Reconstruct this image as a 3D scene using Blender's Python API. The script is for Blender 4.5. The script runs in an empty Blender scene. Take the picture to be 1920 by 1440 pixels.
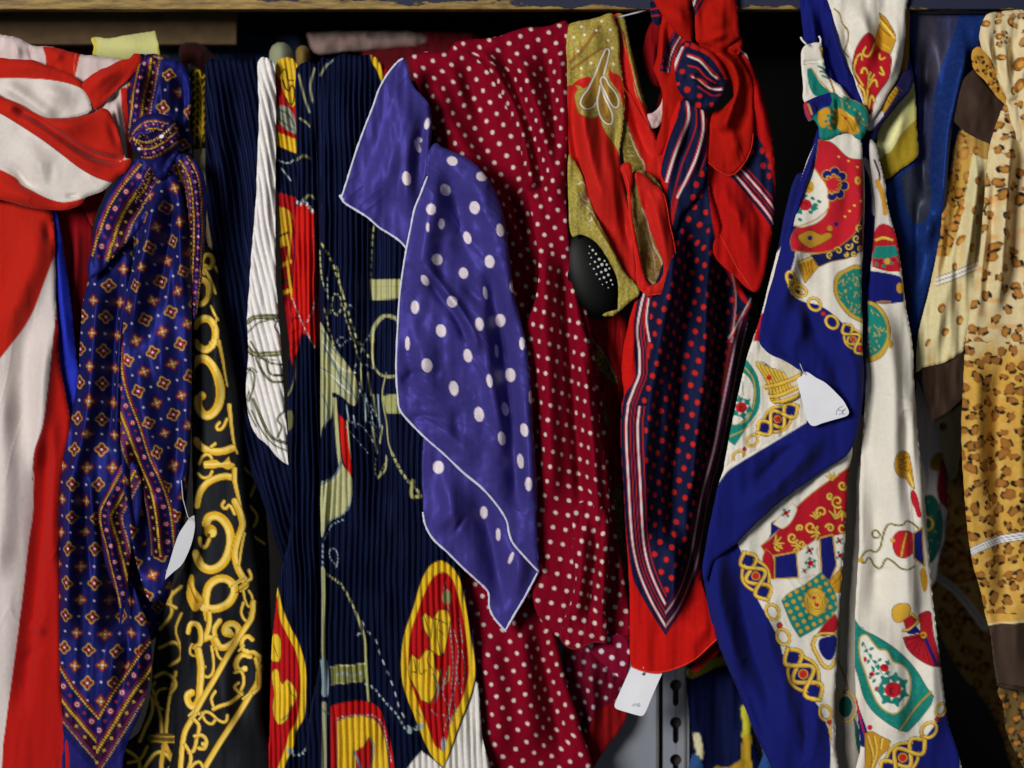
import bpy, math
import numpy as np
S = bpy.context.scene
# ---------------------------------------------------------------- camera, light, exposure
U = 0.0005                     # one traced unit is half a millimetre
CZ = 1.35                      # height of the middle of the picture
CD = 2.4 / U                   # camera distance in units
cam = bpy.data.objects.new('camera', bpy.data.cameras.new('camera'))
S.collection.objects.link(cam)
cam.location = (0, -2.4, CZ); cam.rotation_euler = (math.pi/2, 0, 0)
cam.data.sensor_width = 36; cam.data.lens = 90; cam.data.clip_end = 60
cam.data.dof.use_dof = True; cam.data.dof.focus_distance = 2.375; cam.data.dof.aperture_fstop = 2.0
S.camera = cam
w = bpy.data.worlds.new('World'); S.world = w; w.use_nodes = True
w.node_tree.nodes['Background'].inputs[0].default_value = (0.62, 0.72, 1.0, 1)
w.node_tree.nodes['Background'].inputs[1].default_value = 0.028
def area(name, loc, aim, size, energy, col):
    l = bpy.data.lights.new(name, 'AREA'); l.shape = 'RECTANGLE'; l.size, l.size_y = size; l.energy = energy; l.color = col
    o = bpy.data.objects.new(name, l); S.collection.objects.link(o); o.location = loc
    d = np.array(aim, float) - np.array(loc, float)
    import mathutils
    o.rotation_euler = mathutils.Vector(d).to_track_quat('-Z', 'Y').to_euler(); return o
area('window_light', (-2.1, -3.2, 2.05), (0.1, 0, 1.3), (1.3, 1.1), 150, (1.0, 0.975, 0.94))
area('front_fill_light', (0.5, -3.2, 1.15), (0.0, 0, 1.4), (1.8, 1.0), 3.5, (0.86, 0.93, 1.0))  # added weak fill, low in front, to brighten the shelf interior
S.view_settings.view_transform = 'Standard'; S.view_settings.look = 'None'
S.view_settings.exposure = 0.0; S.view_settings.gamma = 1.0

# ---------------------------------------------------------------- colour and material helpers
def hx(h):
    v = np.array([int(h[i:i+2], 16)/255 for i in (0, 2, 4)])
    return np.where(v <= .04045, v/12.92, ((v+.055)/1.055)**2.4)
def newmat(name):
    m = bpy.data.materials.new(name); m.use_nodes = True
    nt = m.node_tree; return m, nt, nt.nodes['Principled BSDF']
def cloth_mat(name, rough, sheen, spec=.5, weave=1500., wdepth=.25, soft=.4, aniso=0., alpha=None, mott=.08):
    m, nt, b = newmat(name); N, L = nt.nodes, nt.links
    at = N.new('ShaderNodeAttribute'); at.attribute_name = 'dye'
    tc = N.new('ShaderNodeTexCoord')
    n1 = N.new('ShaderNodeTexNoise'); n1.inputs['Scale'].default_value = 260; n1.inputs['Detail'].default_value = 4
    L.new(tc.outputs['Object'], n1.inputs['Vector'])
    mr = N.new('ShaderNodeMapRange'); mr.inputs[1].default_value = .3; mr.inputs[2].default_value = .7
    mr.inputs[3].default_value = 1-mott; mr.inputs[4].default_value = 1+mott*.6; L.new(n1.outputs[0], mr.inputs[0])
    mx = N.new('ShaderNodeVectorMath'); mx.operation = 'SCALE'
    L.new(at.outputs['Color'], mx.inputs[0]); L.new(mr.outputs[0], mx.inputs['Scale'])
    L.new(mx.outputs[0], b.inputs['Base Color'])
    nz = N.new('ShaderNodeVectorMath'); nz.operation = 'NORMALIZE'; L.new(at.outputs['Color'], nz.inputs[0]); L.new(nz.outputs[0], b.inputs['Specular Tint'])
    b.inputs['Roughness'].default_value = rough; b.inputs['Specular IOR Level'].default_value = spec
    b.inputs['Sheen Weight'].default_value = sheen; b.inputs['Sheen Roughness'].default_value = .5
    # weave: two crossed wave textures plus soft rumple
    n2 = N.new('ShaderNodeTexNoise'); n2.inputs['Scale'].default_value = weave; n2.inputs['Detail'].default_value = 2
    L.new(tc.outputs['Object'], n2.inputs['Vector'])
    n3 = N.new('ShaderNodeTexNoise'); n3.inputs['Scale'].default_value = 55; n3.inputs['Detail'].default_value = 5; n3.inputs['Roughness'].default_value = .55
    L.new(tc.outputs['Object'], n3.inputs['Vector'])
    b1 = N.new('ShaderNodeBump'); b1.inputs['Strength'].default_value = wdepth; b1.inputs['Distance'].default_value = .0004
    b2 = N.new('ShaderNodeBump'); b2.inputs['Strength'].default_value = soft; b2.inputs['Distance'].default_value = .002
    L.new(n2.outputs[0], b1.inputs['Height']); L.new(n3.outputs[0], b2.inputs['Height'])
    L.new(b2.outputs[0], b1.inputs['Normal']); L.new(b1.outputs[0], b.inputs['Normal'])
    if alpha: b.inputs['Alpha'].default_value = alpha
    return m
SILK = cloth_mat('printed_silk', .6, .0, .2, soft=.07)
SATIN = cloth_mat('satin', .44, .0, .42, soft=.08, wdepth=.12)
COTTON = cloth_mat('printed_cotton', .85, .06, .15, weave=1300, wdepth=.2, soft=.07, mott=.05)
PLEAT = cloth_mat('pleated_polyester', .5, .0, .16, soft=.08)
SHEER = cloth_mat('sheer_organza', .42, .3, .5, weave=1800, wdepth=.5, alpha=.72, mott=.3)
CORD = cloth_mat('rolled_hem_cord', .7, .1, .3, weave=900, wdepth=.8)
def plain(name, col, rough=.6, metal=0., noise=.15, nscale=40, bump=.1, spec=.5):
    m, nt, b = newmat(name); N, L = nt.nodes, nt.links
    n = N.new('ShaderNodeTexNoise'); n.inputs['Scale'].default_value = nscale; n.inputs['Detail'].default_value = 6
    tc = N.new('ShaderNodeTexCoord'); L.new(tc.outputs['Object'], n.inputs['Vector'])
    cr = N.new('ShaderNodeValToRGB'); c = hx(col)
    cr.color_ramp.elements[0].position = .3; cr.color_ramp.elements[1].position = .7
    cr.color_ramp.elements[0].color = (*(c*(1-noise)), 1); cr.color_ramp.elements[1].color = (*np.minimum(c*(1+noise), 1), 1)
    L.new(n.outputs[0], cr.inputs[0]); L.new(cr.outputs[0], b.inputs['Base Color'])
    b.inputs['Roughness'].default_value = rough; b.inputs['Metallic'].default_value = metal; b.inputs['Specular IOR Level'].default_value = spec
    bp = N.new('ShaderNodeBump'); bp.inputs['Strength'].default_value = bump; bp.inputs['Distance'].default_value = .001
    L.new(n.outputs[0], bp.inputs['Height']); L.new(bp.outputs[0], b.inputs['Normal'])
    return m

# ---------------------------------------------------------------- object helpers
def thing(name, label, cat, px, py, base=0, group=None):
    o = bpy.data.objects.new(name, None); S.collection.objects.link(o)
    o.location = W(px, py, base, 0); o.empty_display_size = .03
    o['label'] = label; o['category'] = cat
    if group: o['group'] = group
    return o
def W(px, py, base, h):
    f = (CD-base)/CD
    return ((px-960)*f*U, -(base+h)*U, CZ+(720-py)*f*U)
def link(o, parent, label=None):
    S.collection.objects.link(o)
    if parent is not None:
        o.parent = parent; o.matrix_parent_inverse.identity()
        # geometry is written in world space: shift it to the parent's frame
        l = parent.location
        me = o.data; n = len(me.vertices); a = np.empty(n*3, 'f'); me.vertices.foreach_get('co', a)
        a = a.reshape(-1, 3) - np.array(l, 'f'); me.vertices.foreach_set('co', a.ravel()); me.update()
    if label: o['label'] = label
    return o
def mesh_np(name, co, faces, mat, parent, cols=None, smooth=True, label=None):
    me = bpy.data.meshes.new(name); co = np.asarray(co, 'f')
    if isinstance(faces, np.ndarray):
        k = faces.shape[1]; nf = len(faces)
        me.vertices.add(len(co)); me.vertices.foreach_set('co', co.ravel())
        me.loops.add(nf*k); me.loops.foreach_set('vertex_index', faces.ravel().astype('i'))
        me.polygons.add(nf); me.polygons.foreach_set('loop_start', np.arange(0, nf*k, k, dtype='i'))
        me.update(calc_edges=True)
    else:
        me.from_pydata([tuple(map(float, c)) for c in co], [], faces); me.update()
    me.polygons.foreach_set('use_smooth', np.full(len(me.polygons), smooth))
    if cols is not None:
        a = me.color_attributes.new('dye', 'FLOAT_COLOR', 'POINT')
        c4 = np.ones((len(co), 4), 'f'); c4[:, :3] = cols; a.data.foreach_set('color', c4.ravel())
    me.materials.append(mat); me.validate()
    o = bpy.data.objects.new(name, me); return link(o, parent, label)

# ---------------------------------------------------------------- curves
def raw(s):
    pts, cor, rol = [], [], []; r = None
    for t in s.split():
        c = t.endswith('!'); t = t.rstrip('!')
        if '/' in t: t, q = t.split('/'); r = float(q)
        x, y = t.split(','); pts.append((float(x), float(y))); cor.append(c); rol.append(r)
    return np.array(pts), cor, rol
def spl(s, closed=False, k=6, full=False):
    if not isinstance(s, str):
        p = np.array(s, float); cor = [False]*len(p); rol = [None]*len(p)
    else: p, cor, rol = raw(s)
    n = len(p)
    if n < 3 and not closed:
        return (p, rol) if full else p
    out, ro = [], []
    T = np.zeros_like(p)
    for i in range(n):
        if closed or 0 < i < n-1:
            d = p[(i+1) % n]-p[i-1]; T[i] = d/(np.hypot(*d)+1e-9)
        elif i == 0: d = p[1]-p[0]; T[i] = d/(np.hypot(*d)+1e-9)
        else: d = p[-1]-p[-2]; T[i] = d/(np.hypot(*d)+1e-9)
    m = n if closed else n-1
    for i in range(m):
        a, b = p[i], p[(i+1) % n]; l = np.hypot(*(b-a))
        ta = (b-a) if cor[i] else T[i]*l; tb = (b-a) if cor[(i+1) % n] else T[(i+1) % n]*l
        for q in range(k):
            t = q/k; t2 = t*t; t3 = t2*t
            out.append((2*t3-3*t2+1)*a+(t3-2*t2+t)*ta+(-2*t3+3*t2)*b+(t3-t2)*tb); ro.append(rol[i])
    if not closed: out.append(p[-1]); ro.append(rol[-1])
    out = np.array(out)
    return (out, ro) if full else out
def ell(cx, cy, rx, ry, ang=0, n=28, a0=0, a1=360):
    t = np.radians(np.linspace(a0, a1, n)); c, s = math.cos(math.radians(ang)), math.sin(math.radians(ang))
    x, y = rx*np.cos(t), ry*np.sin(t); return np.stack([cx+x*c-y*s, cy+x*s+y*c], 1)
def spiral(cx, cy, r, a0, turns, r1=.2, n=30):
    t = np.linspace(0, 1, n); rr = r*(1-(1-r1)*t); a = np.radians(a0)+t*turns*2*math.pi
    return np.stack([cx+rr*np.cos(a), cy+rr*np.sin(a)], 1)

def _h(ix, iy, seed):
    v = (ix*374761393+iy*668265263+seed*1442695041) & 0x7fffffff
    v = ((v ^ (v >> 13))*1274126177) & 0x7fffffff
    return ((v ^ (v >> 16)) & 0xffff)/65535.
def vnoise(x, y, seed=0):
    x0 = np.floor(x).astype(np.int64); y0 = np.floor(y).astype(np.int64); fx, fy = x-x0, y-y0
    fx = fx*fx*fx*(fx*(fx*6-15)+10); fy = fy*fy*fy*(fy*(fy*6-15)+10)
    a, b, c, d = _h(x0, y0, seed), _h(x0+1, y0, seed), _h(x0, y0+1, seed), _h(x0+1, y0+1, seed)
    return (a+(b-a)*fx+(c-a)*fy+(a-b-c+d)*fx*fy)*2-1
def pdist(X, Y, p, closed=False):
    """distance, signed side and arc position of the nearest point of a polyline"""
    D = np.full(X.shape, 1e9); SG = np.zeros(X.shape); TT = np.zeros(X.shape); acc = 0
    n = len(p); m = n if closed else n-1
    for i in range(m):
        a, b = p[i], p[(i+1) % n]; d = b-a; l2 = d@d
        if l2 < 1e-9: continue
        t = np.clip(((X-a[0])*d[0]+(Y-a[1])*d[1])/l2, 0, 1)
        ex, ey = X-a[0]-t*d[0], Y-a[1]-t*d[1]; q = ex*ex+ey*ey; l = math.sqrt(l2)
        k = q < D; D[k] = q[k]; SG[k] = (d[0]*ey-d[1]*ex)[k]; TT[k] = (acc+t*l)[k]; acc += l
    return np.sqrt(D), np.sign(SG), TT, acc
def inside(X, Y, p):
    I = np.zeros(X.shape, bool); n = len(p)
    for i in range(n):
        (x0, y0), (x1, y1) = p[i], p[(i+1) % n]
        if y0 == y1: continue
        c = ((y0 > Y) != (y1 > Y)); I ^= c & (X < (x1-x0)*(Y-y0)/(y1-y0)+x0)
    return I

class Panel:
    """a sheet of cloth cut to a traced outline, given relief (folds) and a printed dye per point"""
    def __init__(s, outline, base, col, roll=10, dx=2., dy=None, seed=1, wr=(2.2, 22, 110), fine=.12, rag=.6):
        dy = dy or dx
        s.out, rol = spl(outline, True, full=True)
        s.roll = np.array([roll if r is None else r for r in rol], float)
        if rag:
            n = len(s.out); s.out = s.out+rag*np.stack([vnoise(s.out[:, 1]/9, s.out[:, 0]/9, seed+5), vnoise(s.out[:, 0]/9, s.out[:, 1]/9, seed+6)], 1)
        s.dx, s.dy, s.base = dx, dy, base
        x0, y0 = s.out.min(0)-dx; x1, y1 = s.out.max(0)+dx*1.01
        s.xs = np.arange(x0, x1+dx, dx); s.ys = np.arange(y0, y1+dy, dy)
        s.X, s.Y = np.meshgrid(s.xs, s.ys)
        s.H = np.zeros(s.X.shape); s.C = np.empty(s.X.shape+(3,)); s.C[:] = hx(col)
        if wr[0]: s.noise(wr[0], wr[1], wr[2], seed)
        if fine: s.noise(fine, 5, 9, seed+3)
    # --- windows
    def win(s, p, pad):
        a, b = p.min(0)-pad, p.max(0)+pad
        i0, i1 = np.searchsorted(s.xs, [a[0], b[0]]); j0, j1 = np.searchsorted(s.ys, [a[1], b[1]])
        return (slice(j0, j1), slice(i0, i1)) if i1 > i0 and j1 > j0 else None
    # --- relief
    def noise(s, amp, lx, ly, seed, shear=0.):
        s.H += amp*(vnoise((s.X+shear*s.Y)/lx, s.Y/ly, seed)+.5*vnoise((s.X+shear*s.Y)/lx*2.1+7, s.Y/ly*1.7, seed+11)); return s
    def fold(s, pts, amp, wl, wr=None, ends=80, k=4):
        """ridge (+) or valley (-) along a line, fading at both ends; wl/wr: width left/right of travel (down = right side is -x)"""
        p = spl(pts, k=k); wr = wr or wl; w = s.win(p, 2.6*max(wl, wr))
        if not w: return s
        d, sg, t, L = pdist(s.X[w], s.Y[w], p)
        ww = np.where(sg < 0, wr, wl); e = min(ends, L/2.01)
        f = np.clip(np.minimum(t, L-t)/e, 0, 1) if ends else 1.; f = f*f*(3-2*f) if ends else 1.
        s.H[w] += (1.5+1.25*min(max((max(wl, wr)-6)/12, 0), 1))*amp*f*np.exp(-(d/ww)**2); return s
    def step(s, pts, amp, w=4, far=1e9):
        """cloth right of travel raised"""
        p = spl(pts, k=4); d, sg, t, L = pdist(s.X, s.Y, p); q = d*sg
        s.H += amp/(1+np.exp(-np.clip(q/w, -30, 30)))*np.exp(-(d/far)**2); return s
    def crease(s, amp, lx, ly, ang, seed):
        c, n = math.cos(math.radians(ang)), math.sin(math.radians(ang)); u, v = s.X*c+s.Y*n, -s.X*n+s.Y*c
        r = 1-np.abs(vnoise(u/lx, v/ly, seed)); k = np.clip(vnoise(u/lx/1.7+3, v/ly/3+5, seed+1)*1.6, 0, 1); s.H += amp*r**7*k; return s
    def dome(s, cx, cy, rx, ry, amp, ang=0):
        c, n = math.cos(math.radians(ang)), math.sin(math.radians(ang)); x, y = s.X-cx, s.Y-cy
        q = ((x*c+y*n)/rx)**2+((-x*n+y*c)/ry)**2; s.H += amp*np.exp(-q); return s
    def pleat(s, per, amp, slope=0., curve=None, sharp=.75):
        x = s.X-slope*s.Y if curve is None else s.X-curve(s.Y)
        x = x+2.4*vnoise(s.X/60, s.Y/110, 31)+.8*vnoise(s.X/13, s.Y/45, 32)
        ph = x/per*2*math.pi; s.H += amp*(np.sin(ph)+.28*np.sin(2*ph+.9))*(1+.45*vnoise(x/per*.5, s.Y/60, 33)); return s
    def slant(s, f): s.H += f(s.X, s.Y); return s
    def arc(s, x0=None, lim=1.9, mixk=.7):
        g = np.gradient(s.H, s.dx, axis=1); l = np.minimum(np.sqrt(1+g*g), lim)
        A = np.cumsum(l, 1)*s.dx; i = s.X.shape[1]//2 if x0 is None else np.searchsorted(s.xs, x0)
        return s.X+mixk*(A-A[:, i:i+1]+s.xs[i]-s.X)
    # --- print
    def mix(s, w, cov, col):
        c = hx(col) if isinstance(col, str) else col
        s.C[w] = s.C[w]*(1-cov[..., None])+c*cov[..., None]
    def poly(s, pts, col, aa=1., ol=None, ow=1.2):
        p = spl(pts, True); w = s.win(p, 4)
        if not w: return s
        X, Y = s.X[w], s.Y[w]; d, _, _, _ = pdist(X, Y, p, True); d = np.where(inside(X, Y, p), -d, d)
        if ol: s.mix(w, np.clip(.5-(d-ow)/aa/1.6, 0, 1), ol)
        s.mix(w, np.clip(.5-d/aa/1.25, 0, 1), col); return s
    def line(s, pts, wd, col, dash=None, aa=1., closed=False, taper=0, off=0, k=5):
        """stroke of full width wd; dash=(on, off)"""
        p = spl(pts, closed, k=k) if isinstance(pts, str) else np.asarray(pts, float); w = s.win(p, wd+3+abs(off))
        if not w or w[0].stop-w[0].start < 1: return s
        X, Y = s.X[w], s.Y[w]; d, sg, t, L = pdist(X, Y, p, closed); hw = wd/2*np.ones_like(d)
        if off: d = np.abs(d*sg-off)
        if taper: hw = hw*(1-taper*(t/L))
        cov = np.clip(.5-(d-hw)/aa/1.25, 0, 1)
        if dash: cov = cov*np.clip(.5+(dash[0]/2-np.abs((t % (dash[0]+dash[1]))-dash[0]/2))/1.5, 0, 1)
        s.mix(w, cov, col); return s
    def disc(s, x, y, r, col, ry=None, ang=0, aa=1.): return s.poly(ell(x, y, r, ry or r, ang, 14)[:-1], col, aa)
    def gold(s, pts, wd, taper=0, closed=False, k=5, hi=True, base='d8a325', dark='3a2606', lite='f0d468'):
        s.line(pts, wd+1.8, dark, taper=taper, closed=closed, k=k); s.line(pts, wd, base, taper=taper, closed=closed, k=k)
        if hi: s.line(pts, wd*.42, lite, taper=taper, closed=closed, k=k, off=-wd*.16, aa=2.4)
        return s
    def ring(s, cx, cy, rx, ry, ang=0, wd=4, **k): return s.gold(ell(cx, cy, rx, ry, ang, 24), wd, **k)
    def lattice(s, Uc, Vc, a, b, ang, stag=True):
        c, n = math.cos(math.radians(ang)), math.sin(math.radians(ang)); u, v = Uc*c+Vc*n, -Uc*n+Vc*c
        j = np.round(v/b); u = u-(j % 2)*a/2*stag; i = np.round(u/a); return u-i*a, v-j*b, i, j
    def dots(s, Uc, Vc, a, b, ang, r, col, stag=True, aa=1.3):
        du, dv, i, j = s.lattice(Uc, Vc, a, b, ang, stag); s.mix(np.s_[:], np.clip(.5-(np.hypot(du, dv)-r)/aa, 0, 1), col); return s
    # --- build
    def sample(s, p):
        x = np.clip((p[:, 0]-s.xs[0])/s.dx, 0, len(s.xs)-1.001); y = np.clip((p[:, 1]-s.ys[0])/s.dy, 0, len(s.ys)-1.001)
        i, j = x.astype(int), y.astype(int); fx, fy = x-i, y-j; H = s.Hf
        return H[j, i]*(1-fx)*(1-fy)+H[j, i+1]*fx*(1-fy)+H[j+1, i]*(1-fx)*fy+H[j+1, i+1]*fx*fy
    def done(s, name, parent, mat=None, label=None):
        mat = mat or SILK
        # rolled edges: cloth turns away from the viewer as a quarter round
        D = np.full(s.X.shape, 1e9); R = np.full(s.X.shape, 1.); n = len(s.out); mr = s.roll.max()
        if mr > 0:
            for i in range(n):
                a, b = s.out[i], s.out[(i+1) % n]; w = s.win(np.array([a, b]), mr+2); d = b-a; l2 = d@d
                if not w or l2 < 1e-9: continue
                X, Y = s.X[w], s.Y[w]; t = np.clip(((X-a[0])*d[0]+(Y-a[1])*d[1])/l2, 0, 1)
                q = np.hypot(X-a[0]-t*d[0], Y-a[1]-t*d[1]); r = s.roll[i]*(1-t)+s.roll[(i+1) % n]*t
                r = np.maximum(r, .01); v = q/r; old = D[w]; k = v < old; old[k] = v[k]; D[w] = old
                rr = R[w]; rr[k] = r[k]; R[w] = rr
            k = D < 1; z = np.zeros_like(D); z[k] = R[k]*(1-np.sqrt(1-(1-D[k])**2)); s.Hf = s.H-z
        else: s.Hf = s.H
        cxs, cys = s.xs[:-1]+s.dx/2, s.ys[:-1]+s.dy/2
        keep = np.zeros((len(cys), len(cxs)), bool)
        p = s.out; q = np.roll(p, -1, 0)
        for j, y in enumerate(cys):
            c = (p[:, 1] > y) != (q[:, 1] > y)
            if not c.any(): continue
            xx = np.sort(p[c, 0]+(y-p[c, 1])*(q[c, 0]-p[c, 0])/(q[c, 1]-p[c, 1]))
            for a, b in zip(xx[::2], xx[1::2]): keep[j, np.searchsorted(cxs, a):np.searchsorted(cxs, b)] = True
        ny, nx = s.X.shape; V = np.zeros((ny, nx), int)
        V[:-1, :-1] += keep; V[:-1, 1:] += keep; V[1:, :-1] += keep; V[1:, 1:] += keep
        used = V > 0; idx = np.full((ny, nx), -1); idx[used] = np.arange(used.sum())
        X, Y, H = s.X.copy(), s.Y.copy(), s.Hf
        bd = used & (V < 4); bx, by = X[bd], Y[bd]; best = np.full(bx.shape, 1e9); nxx, nyy = bx.copy(), by.copy()
        for i in range(n):
            a, b = s.out[i], s.out[(i+1) % n]; d = b-a; l2 = d@d
            if l2 < 1e-9: continue
            t = np.clip(((bx-a[0])*d[0]+(by-a[1])*d[1])/l2, 0, 1); ex, ey = a[0]+t*d[0], a[1]+t*d[1]
            g = np.hypot(ex-bx, ey-by); k = g < best; best[k] = g[k]; nxx[k] = ex[k]; nyy[k] = ey[k]
        k = best < 1.6*max(s.dx, s.dy); bx = np.where(k, nxx, bx); by = np.where(k, nyy, by); X[bd] = bx; Y[bd] = by
        f = (CD-s.base)/CD
        co = np.stack([(X[used]-960)*f*U, -(s.base+H[used])*U, CZ+(720-Y[used])*f*U], 1)
        j, i = np.nonzero(keep)
        F = np.stack([idx[j, i], idx[j+1, i], idx[j+1, i+1], idx[j, i+1]], 1)
        s.obj = mesh_np(name, co, F, mat, parent, np.clip(s.C[used], 0, 1), label=label); return s
    def hem(s, pts, r, col, parent, name='hem', lift=.3, mat=None, wob=.25):
        p = spl(pts, k=8); h = s.sample(p)
        h = np.convolve(np.pad(h, 3, 'edge'), np.ones(7)/7, 'valid')
        tube(name, [(x, y, s.base, hh+r*lift) for (x, y), hh in zip(p, h)], r, col, parent, mat or CORD, wob); return s

def tube(name, pts, r, col, parent, mat=None, wob=0., n=8, label=None, taper=None):
    P = np.array([W(*q) for q in pts]); m = len(P); T = np.gradient(P, axis=0); T /= np.linalg.norm(T, axis=1)[:, None]+1e-12
    a = np.cross(T, [0, 1, 0.001]); a /= np.linalg.norm(a, axis=1)[:, None]+1e-12; b = np.cross(T, a)
    th = np.arange(n)*2*math.pi/n; rr = r*U*(1+wob*vnoise(np.arange(m)*.8, np.zeros(m), 7))
    if taper is not None: rr = rr*np.interp(np.linspace(0, 1, m), np.linspace(0, 1, len(taper)), taper)
    co = (P[:, None]+rr[:, None, None]*(np.cos(th)[None, :, None]*a[:, None]+np.sin(th)[None, :, None]*b[:, None])).reshape(-1, 3)
    i, j = np.meshgrid(np.arange(m-1), np.arange(n), indexing='ij'); i, j = i.ravel(), j.ravel(); k = (j+1) % n
    F = [tuple(q) for q in np.stack([i*n+j, i*n+k, (i+1)*n+k, (i+1)*n+j], 1)]
    F += [tuple(range(n-1, -1, -1)), tuple(range((m-1)*n, m*n))]
    c = np.tile(hx(col), (len(co), 1)); return mesh_np(name, co, F, mat or CORD, parent, c, label=label)
def slab(name, pts, base, th, mat, parent, col='ffffff', rnd=None, tilt=None, label=None, back=None):
    """flat plate with a traced outline and a thickness (units); tilt(x, y) adds depth"""
    p = spl(pts, True, k=rnd or 5) if not isinstance(pts, np.ndarray) else pts
    if ((p[:, 0]*np.roll(p[:, 1], -1)-np.roll(p[:, 0], -1)*p[:, 1]).sum()) > 0: p = p[::-1]
    n = len(p); t = tilt or (lambda x, y: 0)
    co = [W(x, y, base, t(x, y)) for x, y in p]+[W(x, y, base, t(x, y)-th) for x, y in p]
    F = [tuple(range(n)), tuple(range(2*n-1, n-1, -1))]+[(i, n+i, n+(i+1) % n, (i+1) % n) for i in range(n)]
    o = mesh_np(name, co, F, mat, parent, np.tile(hx(col), (2*n, 1)), smooth=False, label=label); return o
def boxm(name, x0, x1, y0, y1, z0, z1, mat, parent=None, bev=0.):
    """box: traced x and y ranges at depth z (units, + toward viewer), true world box"""
    a, b = (x0-960)*U, (x1-960)*U; c, d = CZ+(720-y1)*U, CZ+(720-y0)*U; e, f = -z1*U, -z0*U
    co = [(a, e, c), (b, e, c), (b, f, c), (a, f, c), (a, e, d), (b, e, d), (b, f, d), (a, f, d)]
    F = [(3, 2, 1, 0), (4, 5, 6, 7), (0, 1, 5, 4), (1, 2, 6, 5), (2, 3, 7, 6), (3, 0, 4, 7)]
    o = mesh_np(name, co, F, mat, parent, smooth=False)
    if bev:
        m = o.modifiers.new('bevel', 'BEVEL'); m.width = bev*U; m.segments = 2
    return o
# ================================================================= the setting
def struct(o): o['kind'] = 'structure'; return o
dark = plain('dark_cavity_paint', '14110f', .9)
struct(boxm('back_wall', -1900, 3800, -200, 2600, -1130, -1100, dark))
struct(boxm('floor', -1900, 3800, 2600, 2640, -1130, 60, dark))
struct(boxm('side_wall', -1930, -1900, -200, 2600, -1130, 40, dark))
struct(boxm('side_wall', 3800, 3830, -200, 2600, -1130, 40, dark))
# painted shelf edge: worn yellow-brown wood with navy paint left in patches
def worn_wood():
    m, nt, b = newmat('worn_painted_wood'); N, L = nt.nodes, nt.links
    tc = N.new('ShaderNodeTexCoord'); sp = N.new('ShaderNodeSeparateXYZ'); L.new(tc.outputs['Object'], sp.inputs[0])
    mp = N.new('ShaderNodeMapping'); mp.inputs['Scale'].default_value = (14, 30, 90); L.new(tc.outputs['Object'], mp.inputs[0])
    n = N.new('ShaderNodeTexNoise'); n.inputs['Scale'].default_value = 3.; n.inputs['Detail'].default_value = 9; n.inputs['Roughness'].default_value = .62
    L.new(mp.outputs[0], n.inputs['Vector'])
    wd = N.new('ShaderNodeValToRGB'); e = wd.color_ramp.elements
    e[0].color = (*hx('4a3418'), 1); e[0].position = .3; e[1].color = (*hx('a58748'), 1); e[1].position = .65; L.new(n.outputs[0], wd.inputs[0])
    n2 = N.new('ShaderNodeTexNoise'); n2.inputs['Scale'].default_value = 46; n2.inputs['Detail'].default_value = 8; n2.inputs['Roughness'].default_value = .6
    m2 = N.new('ShaderNodeMapping'); m2.inputs['Scale'].default_value = (.55, 1, 1.6); L.new(tc.outputs['Object'], m2.inputs[0]); L.new(m2.outputs[0], n2.inputs['Vector'])
    # paint survives higher up the board and towards its right end
    a1 = N.new('ShaderNodeMath'); a1.operation = 'MULTIPLY_ADD'; a1.inputs[1].default_value = 34.; L.new(sp.outputs['Z'], a1.inputs[0]); a1.inputs[2].default_value = -.0035*34
    a2 = N.new('ShaderNodeMath'); a2.operation = 'MULTIPLY_ADD'; a2.inputs[1].default_value = .55; L.new(sp.outputs['X'], a2.inputs[0]); L.new(a1.outputs[0], a2.inputs[2])
    a3 = N.new('ShaderNodeMath'); a3.operation = 'ADD'; L.new(a2.outputs[0], a3.inputs[0]); L.new(n2.outputs[0], a3.inputs[1])
    r = N.new('ShaderNodeValToRGB'); r.color_ramp.elements[0].position = .57; r.color_ramp.elements[1].position = .6; L.new(a3.outputs[0], r.inputs[0])
    mx = N.new('ShaderNodeMix'); mx.data_type = 'RGBA'; L.new(r.outputs[0], mx.inputs[0]); L.new(wd.outputs[0], mx.inputs[6]); mx.inputs[7].default_value = (*hx('121a38'), 1)
    L.new(mx.outputs[2], b.inputs['Base Color']); b.inputs['Roughness'].default_value = .7
    bp = N.new('ShaderNodeBump'); bp.inputs['Strength'].default_value = .6; bp.inputs['Distance'].default_value = .0015
    ad = N.new('ShaderNodeMath'); ad.operation = 'ADD'; L.new(n.outputs[0], ad.inputs[0]); L.new(r.outputs[0], ad.inputs[1]); L.new(ad.outputs[0], bp.inputs['Height']); L.new(bp.outputs[0], b.inputs['Normal'])
    return m
WW = worn_wood()
shelf = thing('wooden_shelf', 'worn yellow wooden shelf board with chipped navy paint above all the scarves', 'shelf', 960, 20, -20)
boxm('front_board', -1800, 3700, -130, 17, -40, -2, WW, shelf, 2.5)
boxm('shelf_board', -1800, 3700, -170, -132, -1098, 0, dark, shelf)
ply = plain('plywood', '5e4624', .75, noise=.3, nscale=60, bump=.3)
rail = boxm('inner_rail', -1800, 420, -128, 54, -260, -220, ply, shelf, 2)
boxm('metal_bracket', 196, 262, 34, 62, -216, -205, plain('dull_steel', '46443e', .5, .6), rail)
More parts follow.
